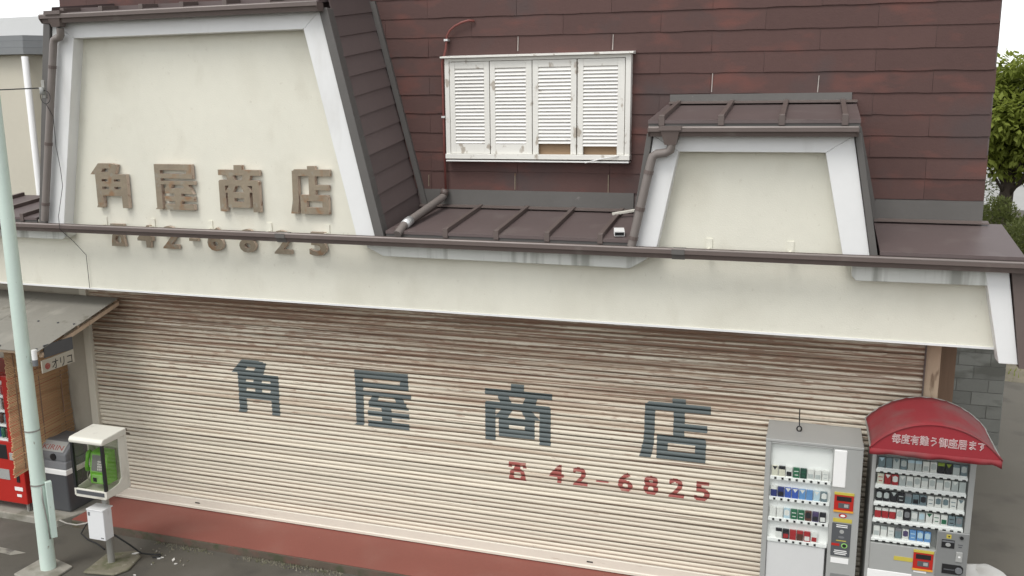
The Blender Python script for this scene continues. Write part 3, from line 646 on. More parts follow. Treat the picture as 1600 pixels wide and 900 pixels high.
GLYPH['scuff'] = ([rc(0.0, 0.9, 0.88, 0.93), rc(0.0, 1.0, 0.80, 0.86), rc(0.0, 0.7, 0.70, 0.74), rc(0.0, 0.75, 0.38, 0.44), rc(0.0, 0.6, 0.30, 0.36), rc(0.02, 0.35, 0.16, 0.20), rc(0.0, 0.2, 0.02, 0.06)], [])
def paint(name, g, x0, x1, z0, z1, m_):
    pos, neg = GLYPH[g]; mb = MB()
    for i in range(NS):
        for k in range(len(prof) - 1):
            za = SB + (i + prof[k][0]) * PITCH; zb = SB + (i + prof[k + 1][0]) * PITCH
            zc = (za + zb) / 2
            if zc < z0 or zc > z1: continue
            ya, yb = prof[k][1] + yoff[i] - 0.0016, prof[k + 1][1] + yoff[i] - 0.0016
            for a, b in region(pos, neg, (zc - z0) / (z1 - z0)):
                j = RND.uniform(-0.003, 0.003); xa, xb = x0 + a * (x1 - x0) + j, x0 + b * (x1 - x0) + j
                mb.poly([(xa, ya, za), (xb, ya, za), (xb, yb, zb), (xa, yb, zb)], 1 if k in (0, 1, 2, 6, 7, len(prof) - 3, len(prof) - 2) else 0)
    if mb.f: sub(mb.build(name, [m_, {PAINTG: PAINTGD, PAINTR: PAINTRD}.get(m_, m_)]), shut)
for g, a, b in (('kado', -6.685, -6.02), ('ya', -4.99, -4.285), ('sho', -3.344, -2.575), ('ten', -1.587, -0.849)):
    paint('painted_character', g, a, b, 1.515, 2.197, PAINTG)
paint('bare_rust_patch', 'scuff', -8.77, -8.33, 0.50, 1.15, RUST)
for g, c, z0 in (('tel', -2.967, 1.065), ('4', -2.509, 1.10), ('2', -2.237, 1.095), ('-', -1.991, 1.08), ('6', -1.734, 1.095), ('8', -1.454, 1.095), ('2', -1.179, 1.098), ('5', -0.908, 1.098)):
    wd = 0.21 if g == 'tel' else (0.14 if g == '-' else 0.165)
    paint('painted_digit', g, c - wd / 2, c + wd / 2, z0, z0 + 0.218, PAINTR)

# ================================================================== THINGS IN FRONT
def text_obj(body, size, m, parent, loc, rot=(PI / 2, 0, 0), outline=0.0, width=None, name='lettering', ext=0.0008):
    kw = dict(resolution_u=2)
    if outline: kw.update(fill_mode='NONE', bevel_depth=outline, bevel_resolution=0, resolution_u=1)
    else: kw.update(extrude=ext)
    me = text_mesh(body, size, **kw)
    me.materials.clear(); me.materials.append(m)
    if width:
        xs = [v.co.x for v in me.vertices]; k = width / (max(xs) - min(xs)); x0 = min(xs)
        for v in me.vertices: v.co.x = (v.co.x - x0) * k
    o = link(name, me, parent); o.location = loc; o.rotation_euler = rot
    return o

# ---- cigarette machines
PAL = {'w': (0.66, 0.66, 0.63), 'c': (0.60, 0.58, 0.48), 'g': (0.03, 0.13, 0.07), 'G': (0.02, 0.06, 0.045), 'n': (0.035, 0.045, 0.16), 'b': (0.05, 0.10, 0.38),
       's': (0.12, 0.26, 0.50), 'l': (0.42, 0.55, 0.62), 'k': (0.025, 0.025, 0.03), 'r': (0.34, 0.03, 0.035), 'd': (0.10, 0.045, 0.035), 'p': (0.08, 0.06, 0.13),
       'y': (0.42, 0.45, 0.44), 't': (0.15, 0.20, 0.22), 'v': (0.22, 0.30, 0.04), 'm': (0.20, 0.20, 0.21)}
PM = {k: simple('pack_' + k, v, 0.35) for k, v in PAL.items()}
def pack_mesh(style):
    # slots: 0 body, 1 accent
    m = MB(); W, D, H = 0.5, 0.5, 1.0
    m.box(-W, W, -D, D, 0, H, 0)
    if style == 0: m.box(-W * 1.01, W * 1.01, -D * 1.04, D, 0.72, 1.006, 1)
    elif style == 1: m.prism([(-0.42, 0.98), (0.42, 0.98), (0.0, 0.60)], -D * 1.05, -D * 0.9, 1)
    elif style == 2: m.box(-W * 0.8, W * 0.8, -D * 1.05, -D * 0.9, 0.10, 0.55, 1)
    elif style == 3: m.prism([(-0.4, 0.35), (0.0, 0.28), (0.4, 0.35), (0.4, 0.8), (0.0, 0.92), (-0.4, 0.8)], -D * 1.05, -D * 0.9, 1)
    elif style == 4: m.box(-W * 0.7, W * 0.7, -D * 1.05, -D * 0.9, 0.62, 0.70, 1); m.box(-W * 0.5, W * 0.6, -D * 1.05, -D * 0.9, 0.25, 0.33, 1)
    return m.mesh('pack', [PM['w'], PM['k']])
PACKS = [pack_mesh(i) for i in range(5)]
BTN = MB().box(-0.010, 0.010, -0.004, 0.004, -0.010, 0.010).mesh('button', BLACK)
BTN2 = MB().prism([(-0.016, -0.007), (0.016, -0.007), (0.013, 0.008), (-0.013, 0.008)], -0.006, 0.004).mesh('button', BLACK)
def put_pack(shelf, style, body, acc, x, y, z, w_, d, h):
    o = link('pack', PACKS[style], shelf); o.matrix_parent_inverse = Matrix.Identity(4)
    o.location = (x, y, z); o.scale = (w_, d, h); o.rotation_euler = (0, 0, RND.uniform(-0.03, 0.03))
    for i, k in enumerate((body, acc)):
        o.material_slots[i].link = 'OBJECT'; o.material_slots[i].material = PM[k]

def machine(name, label, x0, x1, ztop):
    return thing(name, label, 'vending machine', ((x0 + x1) / 2, -0.33, 0.106), 'cigarette vending machines in front of the shutter')
YF = -0.62
# machine with the bare grey top
m1 = machine('vending_machine', 'grey cigarette vending machine with bare flat top and blue packs in second row', -0.265, 0.608, 2.085)
def P1(mb, n, m_, **k): return under(mb.build(n, m_, **k), m1)
DX0, DX1, DZ0, DZ1 = -0.215, 0.345, 1.035, 2.042
b = MB()
b.box(-0.265, 0.608, -0.48, -0.06, 0.15, 2.085)
b.box(-0.265, DX0, YF, -0.479, 0.15, 2.06); b.box(DX1, 0.608, YF, -0.479, 0.15, 2.06)
b.box(DX0, DX1, YF, -0.479, DZ1, 2.06); b.box(DX0, DX1, YF, -0.479, 0.15, 0.30)
b.box(-0.268, 0.611, YF - 0.004, -0.479, 2.06, 2.088)
P1(b, 'body', SILVER, bevel=0.006)
P1(MB().box(-0.22, 0.56, -0.56, -0.10, 0.106, 0.15), 'plinth', BLACK)
P1(MB().box(DX0, DX1, -0.572, -0.560, DZ0, DZ1), 'display_back', WHITEP)
P1(MB().box(DX0 + 0.002, DX1 - 0.02, -0.60, -0.49, 0.30, DZ0), 'lower_panel', LIGHTGREY, bevel=0.008)
P1(MB().box(0.354, 0.468, YF - 0.008, YF + 0.01, 1.675, 2.046), 'light_panel', WHITEP, bevel=0.012)
rows1 = [(1.70, 'ckckwkgwGgwywywy', 8, 0), (1.488, 'nwnkbwbwswsslwtw', 8, 0), (1.275, 'wwwwlwgwgwdkpkkw', 8, 0), (1.06, 'wkkrrrdrrwwr', 6, 1)]
sty1 = [[1, 0, 2, 4, 4, 2, 2, 4], [0, 2, 1, 1, 1, 4, 1, 3], [4, 2, 3, 4, 4, 3, 2, 2], [0, 2, 4, 0, 2, 2]]
for ri, (z, code, n, off) in enumerate(rows1):
    sh = P1(MB().box(DX0 + 0.001, DX1 - 0.006, -0.612, -0.573, z - 0.022, z + 0.014), 'shelf', WHITEP, bevel=0.003)
    for i in range(n):
        x = -0.172 + (i + off) * 0.0655
        put_pack(sh, sty1[ri][i], code[2 * i], code[2 * i + 1], x, -0.590, z + 0.014, 0.057, 0.022, 0.098)
        q = link('button', BTN, sh); q.matrix_parent_inverse = Matrix.Identity(4); q.location = (x + 0.008, -0.6125, z - 0.004)
P1(MB().box(DX0 + 0.001, DX1 - 0.001, YF + 0.0005, YF + 0.003, DZ0, DZ1 - 0.001), 'glass_pane', GLASS)
def bill_panel(root, cx, z0, z1, w_, P):
    q = P(MB().box(cx - w_ / 2, cx + w_ / 2, YF - 0.010, YF + 0.01, z0, z1), 'bill_acceptor', RED, bevel=0.005)
    def K(mb, n, m_): 
        o = mb.build(n, m_); sub(o, q); return o
    K(MB().box(cx - w_ / 2 - 0.002, cx + w_ / 2 + 0.002, YF - 0.013, YF, z1 - 0.018, z1 + 0.004), 'strip', YELLOW)
    K(MB().box(cx - w_ / 2 - 0.002, cx + w_ / 2 + 0.002, YF - 0.013, YF, z0 - 0.004, z0 + 0.014), 'strip', ORANGE)
    h = z1 - z0
    K(MB().box(cx - w_ * 0.38, cx + w_ * 0.38, YF - 0.012, YF, z0 + h * 0.58, z0 + h * 0.82), 'bill_slot', BLACK)
    K(MB().box(cx - w_ * 0.28, cx + w_ * 0.30, YF - 0.012, YF, z0 + h * 0.20, z0 + h * 0.47), 'reader_window', DKGREY)
    K(MB().box(cx + w_ * 0.02, cx + w_ * 0.24, YF - 0.014, YF, z0 + h * 0.26, z0 + h * 0.42), 'bill_picture', SILVER)
    return q
bill_panel(m1, 0.465, 1.437, 1.625, 0.172, P1)
P1(MB().prism([(0.463 + 0.036 * math.cos(t * PI / 8), 1.396 + 0.022 * math.sin(t * PI / 8)) for t in range(16)], YF - 0.005, YF), 'round_sticker', RED)
P1(MB().prism([(0.463 + 0.022 * math.cos(t * PI / 8), 1.396 + 0.012 * math.sin(t * PI / 8)) for t in range(16)], YF - 0.007, YF), 'sticker_centre', WHITEP)
P1(MB().box(0.380, 0.548, YF - 0.004, YF, 1.328, 1.366), 'yellow_label', YELLOW)
dk = P1(MB().box(0.375, 0.546, YF - 0.006, YF + 0.01, 0.982, 1.318), 'card_reader_panel', DKGREY, bevel=0.004)
for z_, a_, c_ in ((1.30, 0.10, WHITEP), (1.282, 0.10, WHITEP), (1.142, 0.09, YELLOW), (1.04, 0.11, WHITEP), (1.022, 0.12, WHITEP), (1.005, 0.10, WHITEP)):
    sub(MB().box(0.462 - a_ / 2, 0.462 + a_ / 2, YF - 0.0075, YF, z_ - 0.004, z_ + 0.004).build('print_line', c_), dk)
sub(MB().prism([(0.464 + 0.020 * math.cos(t * PI / 8), 1.235 + 0.020 * math.sin(t * PI / 8)) for t in range(16)], YF - 0.008, YF).build('emblem', SILVER), dk)
sub(MB().prism([(0.462 + 0.028 * math.cos(t * PI / 8), 1.178 + 0.012 * math.sin(t * PI / 8)) for t in range(16)], YF - 0.008, YF).build('emblem', MIDGREY), dk)
sub(MB().box(0.378, 0.450, YF - 0.008, YF, 1.088, 1.112).build('red_arrow', RED), dk)
sub(MB().prism([(0.494 + 0.028 * math.cos(t * PI / 8), 1.095 + 0.025 * math.sin(t * PI / 8)) for t in range(16)], YF - 0.008, YF).build('green_ring', GREEND), dk)
sub(MB().prism([(0.494 + 0.019 * math.cos(t * PI / 8), 1.095 + 0.017 * math.sin(t * PI / 8)) for t in range(16)], YF - 0.010, YF).build('ring_centre', BLACK), dk)
P1(MB().box(0.380, 0.540, YF - 0.004, YF, 0.908, 0.962), 'white_label', WHITEP)
P1(MB().box(0.385, 0.56, YF - 0.006, YF, 0.55, 0.80), 'coin_panel', SILVERD, bevel=0.004)
P1(MB().box(-0.14, 0.30, YF + 0.012, YF + 0.03, 0.32, 0.48), 'delivery_flap', SILVERD)
# black hook and cord standing on its top
hk = MB(); hk.tube([(0.03 + 0.022 * math.cos(t * PI / 6), -0.33, 2.113 + 0.026 * math.sin(t * PI / 6)) for t in range(13)], 0.007, 6)
hk.tube([(0.03, -0.33, 2.14), (0.028, -0.30, 2.17), (0.026, -0.22, 2.20), (0.025, -0.10, 2.235)], 0.006, 6)
hk.build('cord_hook', CABLE, label='small black hook and cord lying on the bare top of the grey vending machine', cat='hook')

# machine under the red hood
m2 = machine('vending_machine', 'grey cigarette vending machine with full display beneath the red fabric hood', 0.687, 1.553, 2.07)
def P2(mb, n, m_, **k): return under(mb.build(n, m_, **k), m2)
b = MB()
b.box(0.687, 1.553, -0.47, -0.06, 0.15, 2.09)
b.box(0.687, 0.722, YF, -0.469, 0.15, 2.09); b.box(1.503, 1.553, YF, -0.469, 1.368, 2.09)
b.box(0.722, 1.503, YF, -0.469, 2.045, 2.09); b.box(1.288, 1.553, YF, -0.469, 0.15, 1.368)
b.box(0.722, 1.288, YF, -0.469, 0.15, 1.168)
P2(b, 'body', SILVER, bevel=0.006)
P2(MB().box(0.74, 1.50, -0.56, -0.10, 0.106, 0.15), 'plinth', BLACK)
P2(MB().box(0.722, 1.503, -0.560, -0.552, 1.168, 2.045), 'display_back', SILVERD)
rows2 = [(1.882, 'tlttyttyylylwywykvkvyttyty', 12), (1.722, 'crrwrwywwywywywywywyywyytk', 12), (1.552, 'kykykykytmtktkwtwtwtwtwtwt', 12), (1.385, 'rwrwrwwykmywylwgwgwgtktmtk', 12), (1.197, 'wywywytmwpslslsl', 8)]
for ri, (z, code, n) in enumerate(rows2):
    sh = P2(MB().box(0.724, 1.496 if ri < 4 else 1.235, -0.610, -0.561, z - 0.016, z + 0.014), 'shelf', WHITEP, bevel=0.003)
    for i in range(n):
        x = 0.770 + i * 0.0627
        put_pack(sh, (0 if ri in (3,) and i < 3 else RND.choice((0, 2, 3, 3, 4, 1))), code[2 * i], code[2 * i + 1], x, -0.583, z + 0.028, 0.054, 0.022, 0.098)
        q = link('button', BTN2, sh); q.matrix_parent_inverse = Matrix.Identity(4); q.location = (x + 0.005, -0.6095, z - 0.012)
    sub(MB().box(0.73, 1.49 if ri < 4 else 1.23, -0.602, -0.562, z + 0.014, z + 0.028).build('price_strip', WHITEP), sh)
P2(MB().box(0.7225, 1.5025, YF + 0.0005, YF + 0.002, 1.369, 2.0445).box(0.7225, 1.2875, YF + 0.0005, YF + 0.002, 1.1685, 1.3689), 'glass_pane', GLASS)
bill_panel(m2, 1.185, 0.955, 1.148, 0.170, P2)
P2(MB().box(0.934, 1.097, YF - 0.004, YF, 1.020, 1.060), 'yellow_label', YELLOW)
P2(MB().box(1.11, 1.22, YF - 0.004, YF, 0.925, 0.942), 'white_label', WHITEP)
P2(MB().box(1.292, 1.549, YF - 0.006, YF + 0.01, 0.88, 1.362), 'coin_panel', SILVERD, bevel=0.004)
Yc = YF - 0.006
cp = P2(MB().box(1.326, 1.433, Yc - 0.006, Yc + 0.004, 1.212, 1.291), 'display_unit', BLACK)
sub(MB().prism([(1.38 + 0.022 * math.cos(t * PI / 8), 1.245 + 0.018 * math.sin(t * PI / 8)) for t in range(16)], Yc - 0.009, Yc).build('lens', SILVER), cp)
sub(MB().box(1.33, 1.43, Yc - 0.008, Yc, 1.270, 1.284).build('strip', MIDGREY), cp)
P2(MB().box(1.362, 1.402, Yc - 0.004, Yc + 0.002, 1.305, 1.342), 'yellow_sticker', YELLOW)
P2(MB().prism([(1.383, 1.313), (1.394, 1.331), (1.372, 1.331)], Yc - 0.006, Yc), 'sticker_mark', BLACK)
P2(MB().tube([(1.487, Yc - 0.012, 1.325), (1.487, Yc, 1.325)], 0.016, 14), 'lock', BLACK)
P2(MB().box(1.462, 1.502, Yc - 0.003, Yc, 1.250, 1.256).box(1.468, 1.496, Yc - 0.003, Yc, 1.228, 1.236), 'print_line', DKGREY)
ph = P2(MB().box(1.452, 1.508, Yc - 0.010, Yc + 0.002, 1.085, 1.185), 'coin_inlet', SILVER, bevel=0.012)
sub(MB().box(1.472, 1.490, Yc - 0.013, Yc, 1.13, 1.145).build('slot', WHITEP), ph)
hd = P2(MB().prism([(1.346, 0.96), (1.50, 0.96), (1.523, 0.985), (1.523, 1.03), (1.50, 1.052), (1.346, 1.052)], Yc - 0.008, Yc + 0.004), 'return_recess', BLACK)
sub(MB().tube([(1.485, Yc - 0.022, 1.005), (1.485, Yc, 1.005)], 0.030, 18).build('knob', MIDGREY, smooth=True, angle=40), hd)
sub(MB().box(1.36, 1.45, Yc - 0.012, Yc, 0.998, 1.008).build('lever', DKGREY), hd)
P2(MB().box(0.712, 1.10, YF - 0.003, YF + 0.01, 0.35, 0.898), 'lower_panel', WHITEP, bevel=0.02)
P2(MB().box(0.75, 1.15, YF - 0.004, YF, 0.18, 0.30), 'delivery_flap', SILVERD)

# red fabric hood
hood = thing('machine_hood', 'faded red arched fabric hood with white outlined lettering over the right vending machine', 'awning', (1.15, -0.6, 2.2))
def PH(mb, n, m_, **k): return under(mb.build(n, m_, **k), hood)
hx0, hx1, hzb, hzp = 0.625, 1.675, 2.235, 2.50
cx = (hx0 + hx1) / 2; hw = (hx1 - hx0) / 2; sag = hzp - hzb; rr = (hw * hw + sag * sag) / (2 * sag)
ang = math.asin(hw / rr); NA = 28
arc = [(cx + rr * math.sin(-ang + 2 * ang * i / NA), hzp - rr + rr * math.cos(-ang + 2 * ang * i / NA)) for i in range(NA + 1)]
mv = MB(); ny = 9
for j in range(ny):
    t = j / (ny - 1); y = -1.0 + 0.80 * t
    for i, (x, z) in enumerate(arc):
        dip = 0.010 * math.sin(PI * t) * (1 + 0.6 * math.sin(i * 0.9)) + 0.004 * math.sin(i * 2.3 + j * 1.7)
        k = i / NA * 2 - 1
        mv.v.append((x - k * dip, y, z - dip * (1 - abs(k) * 0.5)))
for j in range(ny - 1):
    for i in range(NA):
        a = j * (NA + 1) + i; mv.f.append([a, a + 1, a + NA + 2, a + NA + 1]); mv.mi.append(0)
o = PH(mv, 'hood_cover', FABRIC, smooth=True); sdm = o.modifiers.new('thick', 'SOLIDIFY'); sdm.thickness = 0.004
PH(MB().prism([(x * 1.0, z - 0.004) for x, z in arc[1:-1]] + [(hx1 - 0.01, hzb), (hx0 + 0.01, hzb)], -0.998, -0.992), 'front_panel', FABRICF)
vm_ = MB()
nv = 40
for i in range(nv + 1):
    t = i / nv; x = hx0 + t * (hx1 - hx0)
    vm_.v += [(x, -1.004, hzb + 0.004), (x, -1.008 - 0.006 * math.sin(t * 31), hzb - 0.045 - 0.006 * math.sin(t * 17 + 1) - (0.03 * max(0, t - 0.93) / 0.07))]
for i in range(nv): vm_.f.append([2 * i, 2 * i + 1, 2 * i + 3, 2 * i + 2]); vm_.mi.append(0)
o = PH(vm_, 'valance', FABRIC, smooth=True); sdm = o.modifiers.new('thick', 'SOLIDIFY'); sdm.thickness = 0.003
PH(MB().tube([(x, -1.0, z) for x, z in arc], 0.008, 6), 'piping', FABRIC, smooth=True)
PH(MB().tube([(x, -0.2, z - 0.006) for x, z in arc], 0.010, 6), 'hoop', GALV)
PH(MB().tube([(hx0 + 0.01, -1.0, hzb), (hx0 + 0.01, -0.2, hzb)], 0.010, 6), 'side_rail', GALV)
PH(MB().tube([(hx1 - 0.01, -1.0, hzb), (hx1 - 0.01, -0.2, hzb)], 0.010, 6), 'side_rail', GALV)
for x in (0.76, 1.48): PH(MB().tube([(x, -0.25, 2.09), (x, -0.25, 2.36)], 0.010, 6), 'strut', GALV)
under(text_obj('毎度有難う御座居ます', 0.092, HOODTXT, None, (0.800, -1.0005, 2.312), outline=0.0020, width=0.745), hood)

# ---- public telephone on its post
tel = thing('public_telephone', 'green public telephone in a cream and glass booth on a post', 'telephone', (-7.53, -1.38, 0.0))
def PT(mb, n, m_, **k): return under(mb.build(n, m_, **k), tel)
bx0, bx1, by0, by1, bz0, bz1 = -7.745, -7.295, -1.585, -1.205, 0.935, 1.635
PT(MB().prismx([(by0 - 0.01, bz1 - 0.035), (by0 + 0.015, bz1 - 0.004), (by0 + 0.05, bz1), (by1, bz1 + 0.02), (by1, bz1 - 0.07), (by0 - 0.005, bz1 - 0.07)], bx0 - 0.008, bx1 + 0.008), 'roof_cap', CREAM, bevel=0.012)
PT(MB().box(bx0, bx1, by1 - 0.03, by1, bz0, bz1 - 0.068), 'back_panel', CREAM)
for xa, xb in ((bx0, bx0 + 0.018), (bx1 - 0.018, bx1)):
    PT(MB().prismx([(by1 - 0.03, bz1 - 0.07), (by1 - 0.13, bz1 - 0.07), (by1 - 0.13, bz0 + 0.16), (by1 - 0.17, bz0 + 0.11), (by0 + 0.05, bz0 + 0.085), (by0, bz0 + 0.085), (by0, bz0), (by1 - 0.03, bz0)], xa, xb), 'side_panel', CREAM, bevel=0.004)
PT(MB().box(bx0 + 0.018, bx1 - 0.018, by0 + 0.002, by1 - 0.03, bz0 - 0.012, bz0 + 0.02), 'floor_tray', CREAM)
PT(MB().box(bx0 + 0.018, bx1 - 0.018, by0, by0 + 0.02, bz0, bz0 + 0.085), 'front_sill', CREAM, bevel=0.004)
PT(MB().box(bx0 + 0.03, bx1 - 0.03, by0 - 0.004, by0 + 0.01, bz0 + 0.022, bz0 + 0.068), 'dark_strip', DKGREY)
for xa in (bx0, bx1 - 0.032): PT(MB().box(xa, xa + 0.032, by0, by0 + 0.035, bz0 + 0.086, bz1 - 0.071), 'corner_post', BLACK, bevel=0.004)
PT(MB().box(bx0 + 0.033, bx1 - 0.033, by0 + 0.010, by0 + 0.015, bz0 + 0.086, bz1 - 0.071), 'glass_pane', GLASSD)
for xa in (bx0 + 0.006, bx1 - 0.011): PT(MB().box(xa, xa + 0.005, by0 + 0.036, by1 - 0.131, bz0 + 0.095, bz1 - 0.071), 'glass_pane', GLASSD)
PT(MB().tube([(-7.53, -1.37, 0.0), (-7.53, -1.37, bz0 - 0.01)], 0.040, 16), 'post', GALV, smooth=True, angle=50)
cab = PT(MB().box(-7.632, -7.40, -1.56, -1.425, 0.40, 0.765), 'cabinet', CABW, bevel=0.008)
sub(MB().box(-7.632, -7.40, -1.566, -1.40, 0.758, 0.772).build('cabinet_lid', CABW, bevel=0.003), cab)
sub(MB().box(-7.46, -7.42, -1.562, -1.558, 0.425, 0.438).build('print_mark', MIDGREY), cab)
sub(MB().box(-7.615, -7.585, -1.562, -1.558, 0.69, 0.735).build('sticker', MIDGREY), cab)
PT(MB().prismz([(-7.68, -1.66), (-7.30, -1.60), (-7.22, -1.45), (-7.30, -1.15), (-7.45, -1.05), (-7.74, -1.22)], 0.0, 0.035), 'concrete_pad', PADC, bevel=0.02)
# the set itself
ty = by1 - 0.08
tb = PT(MB().prismx([(ty, bz0 + 0.10), (ty - 0.17, bz0 + 0.10), (ty - 0.17, bz0 + 0.24), (ty - 0.13, bz0 + 0.46), (ty, bz0 + 0.48)], -7.630, -7.395), 'telephone_body', GREEN, bevel=0.012)
sub(MB().prismx([(ty - 0.173, bz0 + 0.25), (ty - 0.180, bz0 + 0.25), (ty - 0.140, bz0 + 0.45), (ty - 0.133, bz0 + 0.45)], -7.605, -7.425).build('face_plate', GREEND), tb)
sub(MB().prismx([(ty - 0.179, bz0 + 0.265), (ty - 0.184, bz0 + 0.265), (ty - 0.146, bz0 + 0.44), (ty - 0.141, bz0 + 0.44)], -7.590, -7.440).build('instruction_plate', SILVERD), tb)
for r in range(4):
    for c in range(3):
        t = 0.28 + r * 0.028
        yk = ty - 0.184 + (t - 0.265) / 0.175 * 0.038
        sub(MB().box(-7.502 + c * 0.022, -7.487 + c * 0.022, yk - 0.006, yk + 0.004, bz0 + t, bz0 + t + 0.018).build('key', WHITEP), tb)
sub(MB().box(-7.595, -7.450, ty - 0.178, ty - 0.16, bz0 + 0.115, bz0 + 0.215).build('coin_tray', GREEND, bevel=0.006), tb)
sub(MB().box(-7.580, -7.530, ty - 0.181, ty - 0.16, bz0 + 0.13, bz0 + 0.18).build('tray_opening', BLACK), tb)
sub(MB().tube([(-7.685, ty - 0.10, bz0 + 0.24), (-7.687, ty - 0.135, bz0 + 0.25), (-7.687, ty - 0.145, bz0 + 0.30), (-7.682, ty - 0.13, bz0 + 0.37), (-7.678, ty - 0.115, bz0 + 0.435), (-7.676, ty - 0.08, bz0 + 0.455)], [0.022, 0.028, 0.021, 0.020, 0.026, 0.022], 10).build('handset', GREEN, smooth=True), tb)
sub(MB().tube([(-7.690, ty - 0.12, bz0 + 0.24), (-7.705, ty - 0.13, bz0 + 0.18), (-7.698, ty - 0.13, bz0 + 0.12), (-7.660, ty - 0.13, bz0 + 0.10), (-7.620, ty - 0.13, bz0 + 0.12)], 0.006, 6).build('handset_cord', GREYC, smooth=True), tb)

# ---- mint steel pole
pole = thing('street_pole', 'pale mint green steel pole with chipped paint on a square concrete base', 'pole', (-8.135, -1.70, 0.0))
def PP(mb, n, m_, **k): return under(mb.build(n, m_, **k), pole)
PP(MB().tube([(-8.135, -1.70, 0.0), (-8.135, -1.70, 1.1), (-8.13, -1.70, 4.0), (-8.125, -1.70, 8.5)], [0.084, 0.080, 0.071, 0.056], 28), 'shaft', MINT, smooth=True, angle=50)
PP(MB().prismz([(-8.41, -1.93), (-7.88, -2.02), (-7.90, -1.58), (-8.22, -1.50), (-8.40, -1.56)], 0.0, 0.03), 'base_slab', CONC, bevel=0.01)
for z in (1.06, 1.70): PP(MB().tube([(-8.135, -1.70, z), (-8.135, -1.70, z + 0.018)], 0.085 if z < 1.2 else 0.082, 28), 'band', GALV, smooth=True, angle=50)
bx = PP(MB().prismz([(-8.062, -1.69), (-8.012, -1.72), (-7.978, -1.665), (-8.028, -1.63)], 0.42, 1.10), 'terminal_box', MINT, bevel=0.006)
PP(MB().tube([(-8.065, -1.735, 1.05), (-8.055, -1.745, 0.9), (-8.03, -1.735, 0.6), (-8.025, -1.73, 0.42)], 0.009, 6), 'conduit', GALV, smooth=True)
lp = PP(MB().tube([(-8.065, -1.68, 2.50), (-8.01, -1.68, 2.50), (-8.00, -1.68, 2.54)], 0.012, 8), 'sensor_arm', GALV)
sub(MB().tube([(-8.000, -1.68, 2.53), (-8.000, -1.68, 2.64)], 0.030, 12).build('sensor', WHITEP, smooth=True, angle=40), lp)
sub(MB().tube([(-8.000, -1.68, 2.46), (-8.000, -1.68, 2.53)], 0.030, 12).build('sensor_base', MIDGREY, smooth=True, angle=40), lp)

# ---- lean-to canopy
can = thing('lean_to_canopy', 'low weathered sheet metal lean-to canopy left of the shutter', 'canopy', (-9.5, -0.8, 2.5))
def PC(mb, n, m_, **k): return under(mb.build(n, m_, **k), can)
cy0, cz0, cy1, cz1 = -0.13, 2.900, -1.46, 2.535
CS = (cz0 - cz1) / (cy0 - cy1)
xs = [-8.20, -8.78, -9.36, -9.94, -10.52, -11.1]
for a_, b_ in zip(xs, xs[1:]):
    for (ya, yb, lift) in ((cy0, -0.84, 0.004), (-0.78, cy1, 0.0)):
        za, zb_ = cz0 + (ya - cy0) * CS + lift, cz0 + (yb - cy0) * CS + lift
        j = RND.uniform(-0.004, 0.004)
        PC(MB().prismx([(ya, za + j), (yb, zb_ + j), (yb, zb_ - 0.006 + j), (ya, za - 0.006 + j)], b_ + 0.002, a_ - 0.002 + (0.008 if lift else 0)), 'roof_sheet', CANOPYM)
for y in (-0.15, -0.80, -1.42):
    z = cz0 + (y - cy0) * CS
    PC(MB().box(-11.1, -8.24, y, y + 0.04, z - 0.055, z - 0.010), 'purlin', WOOD)
for x in (-8.235, -9.3, -10.4):
    PC(MB().prismx([(-0.11, cz0 - 0.05), (-1.38, cz0 - 1.25 * CS - 0.055), (-1.38, cz0 - 1.25 * CS - 0.10), (-0.11, cz0 - 0.10)], x - 0.02, x + 0.02), 'rafter', WOOD)
for x in (-8.26, -8.5, -8.8, -9.1):
    for y in (-0.82, -1.40): PC(MB().tube([(x, y, cz0 + (y - cy0) * CS - 0.005), (x, y, cz0 + (y - cy0) * CS + 0.014)], 0.012, 8), 'screw', DKGREY)
# hanging sign
sg = thing('hanging_sign', 'small white sign with dark katakana hanging from the canopy edge', 'sign', (-8.22, -1.2, 2.25))
def PG(mb, n, m_, **k): return under(mb.build(n, m_, **k), sg)
ya, yb, zA, zB = -1.405, -0.93, 2.275, 2.42
PG(MB().faces([(-8.20, ya, zA), (-8.20, yb, zA + 0.01), (-8.20, yb, zB + 0.02), (-8.20, ya, zB), (-8.215, ya, zA), (-8.215, yb, zA + 0.01), (-8.215, yb, zB + 0.02), (-8.215, ya, zB)], [(0, 1, 2, 3), (7, 6, 5, 4), (0, 4, 5, 1), (1, 5, 6, 2), (2, 6, 7, 3), (3, 7, 4, 0)]), 'sign_plate', BEIGE)
PG(MB().box(-8.222, -8.206, ya + 0.06, yb + 0.005, zB + 0.022, zB + 0.17), 'upper_plate', DKGREY)
PG(MB().tube([(-8.1985, ya + 0.075, zA + 0.068), (-8.1965, ya + 0.075, zA + 0.068)], 0.038, 18), 'red_disc', PAINTR)
under(text_obj('オリコ', 0.135, BLACK, None, (-8.198, ya + 0.14, zA + 0.018), rot=(PI / 2, 0, PI / 2), width=0.30), sg)

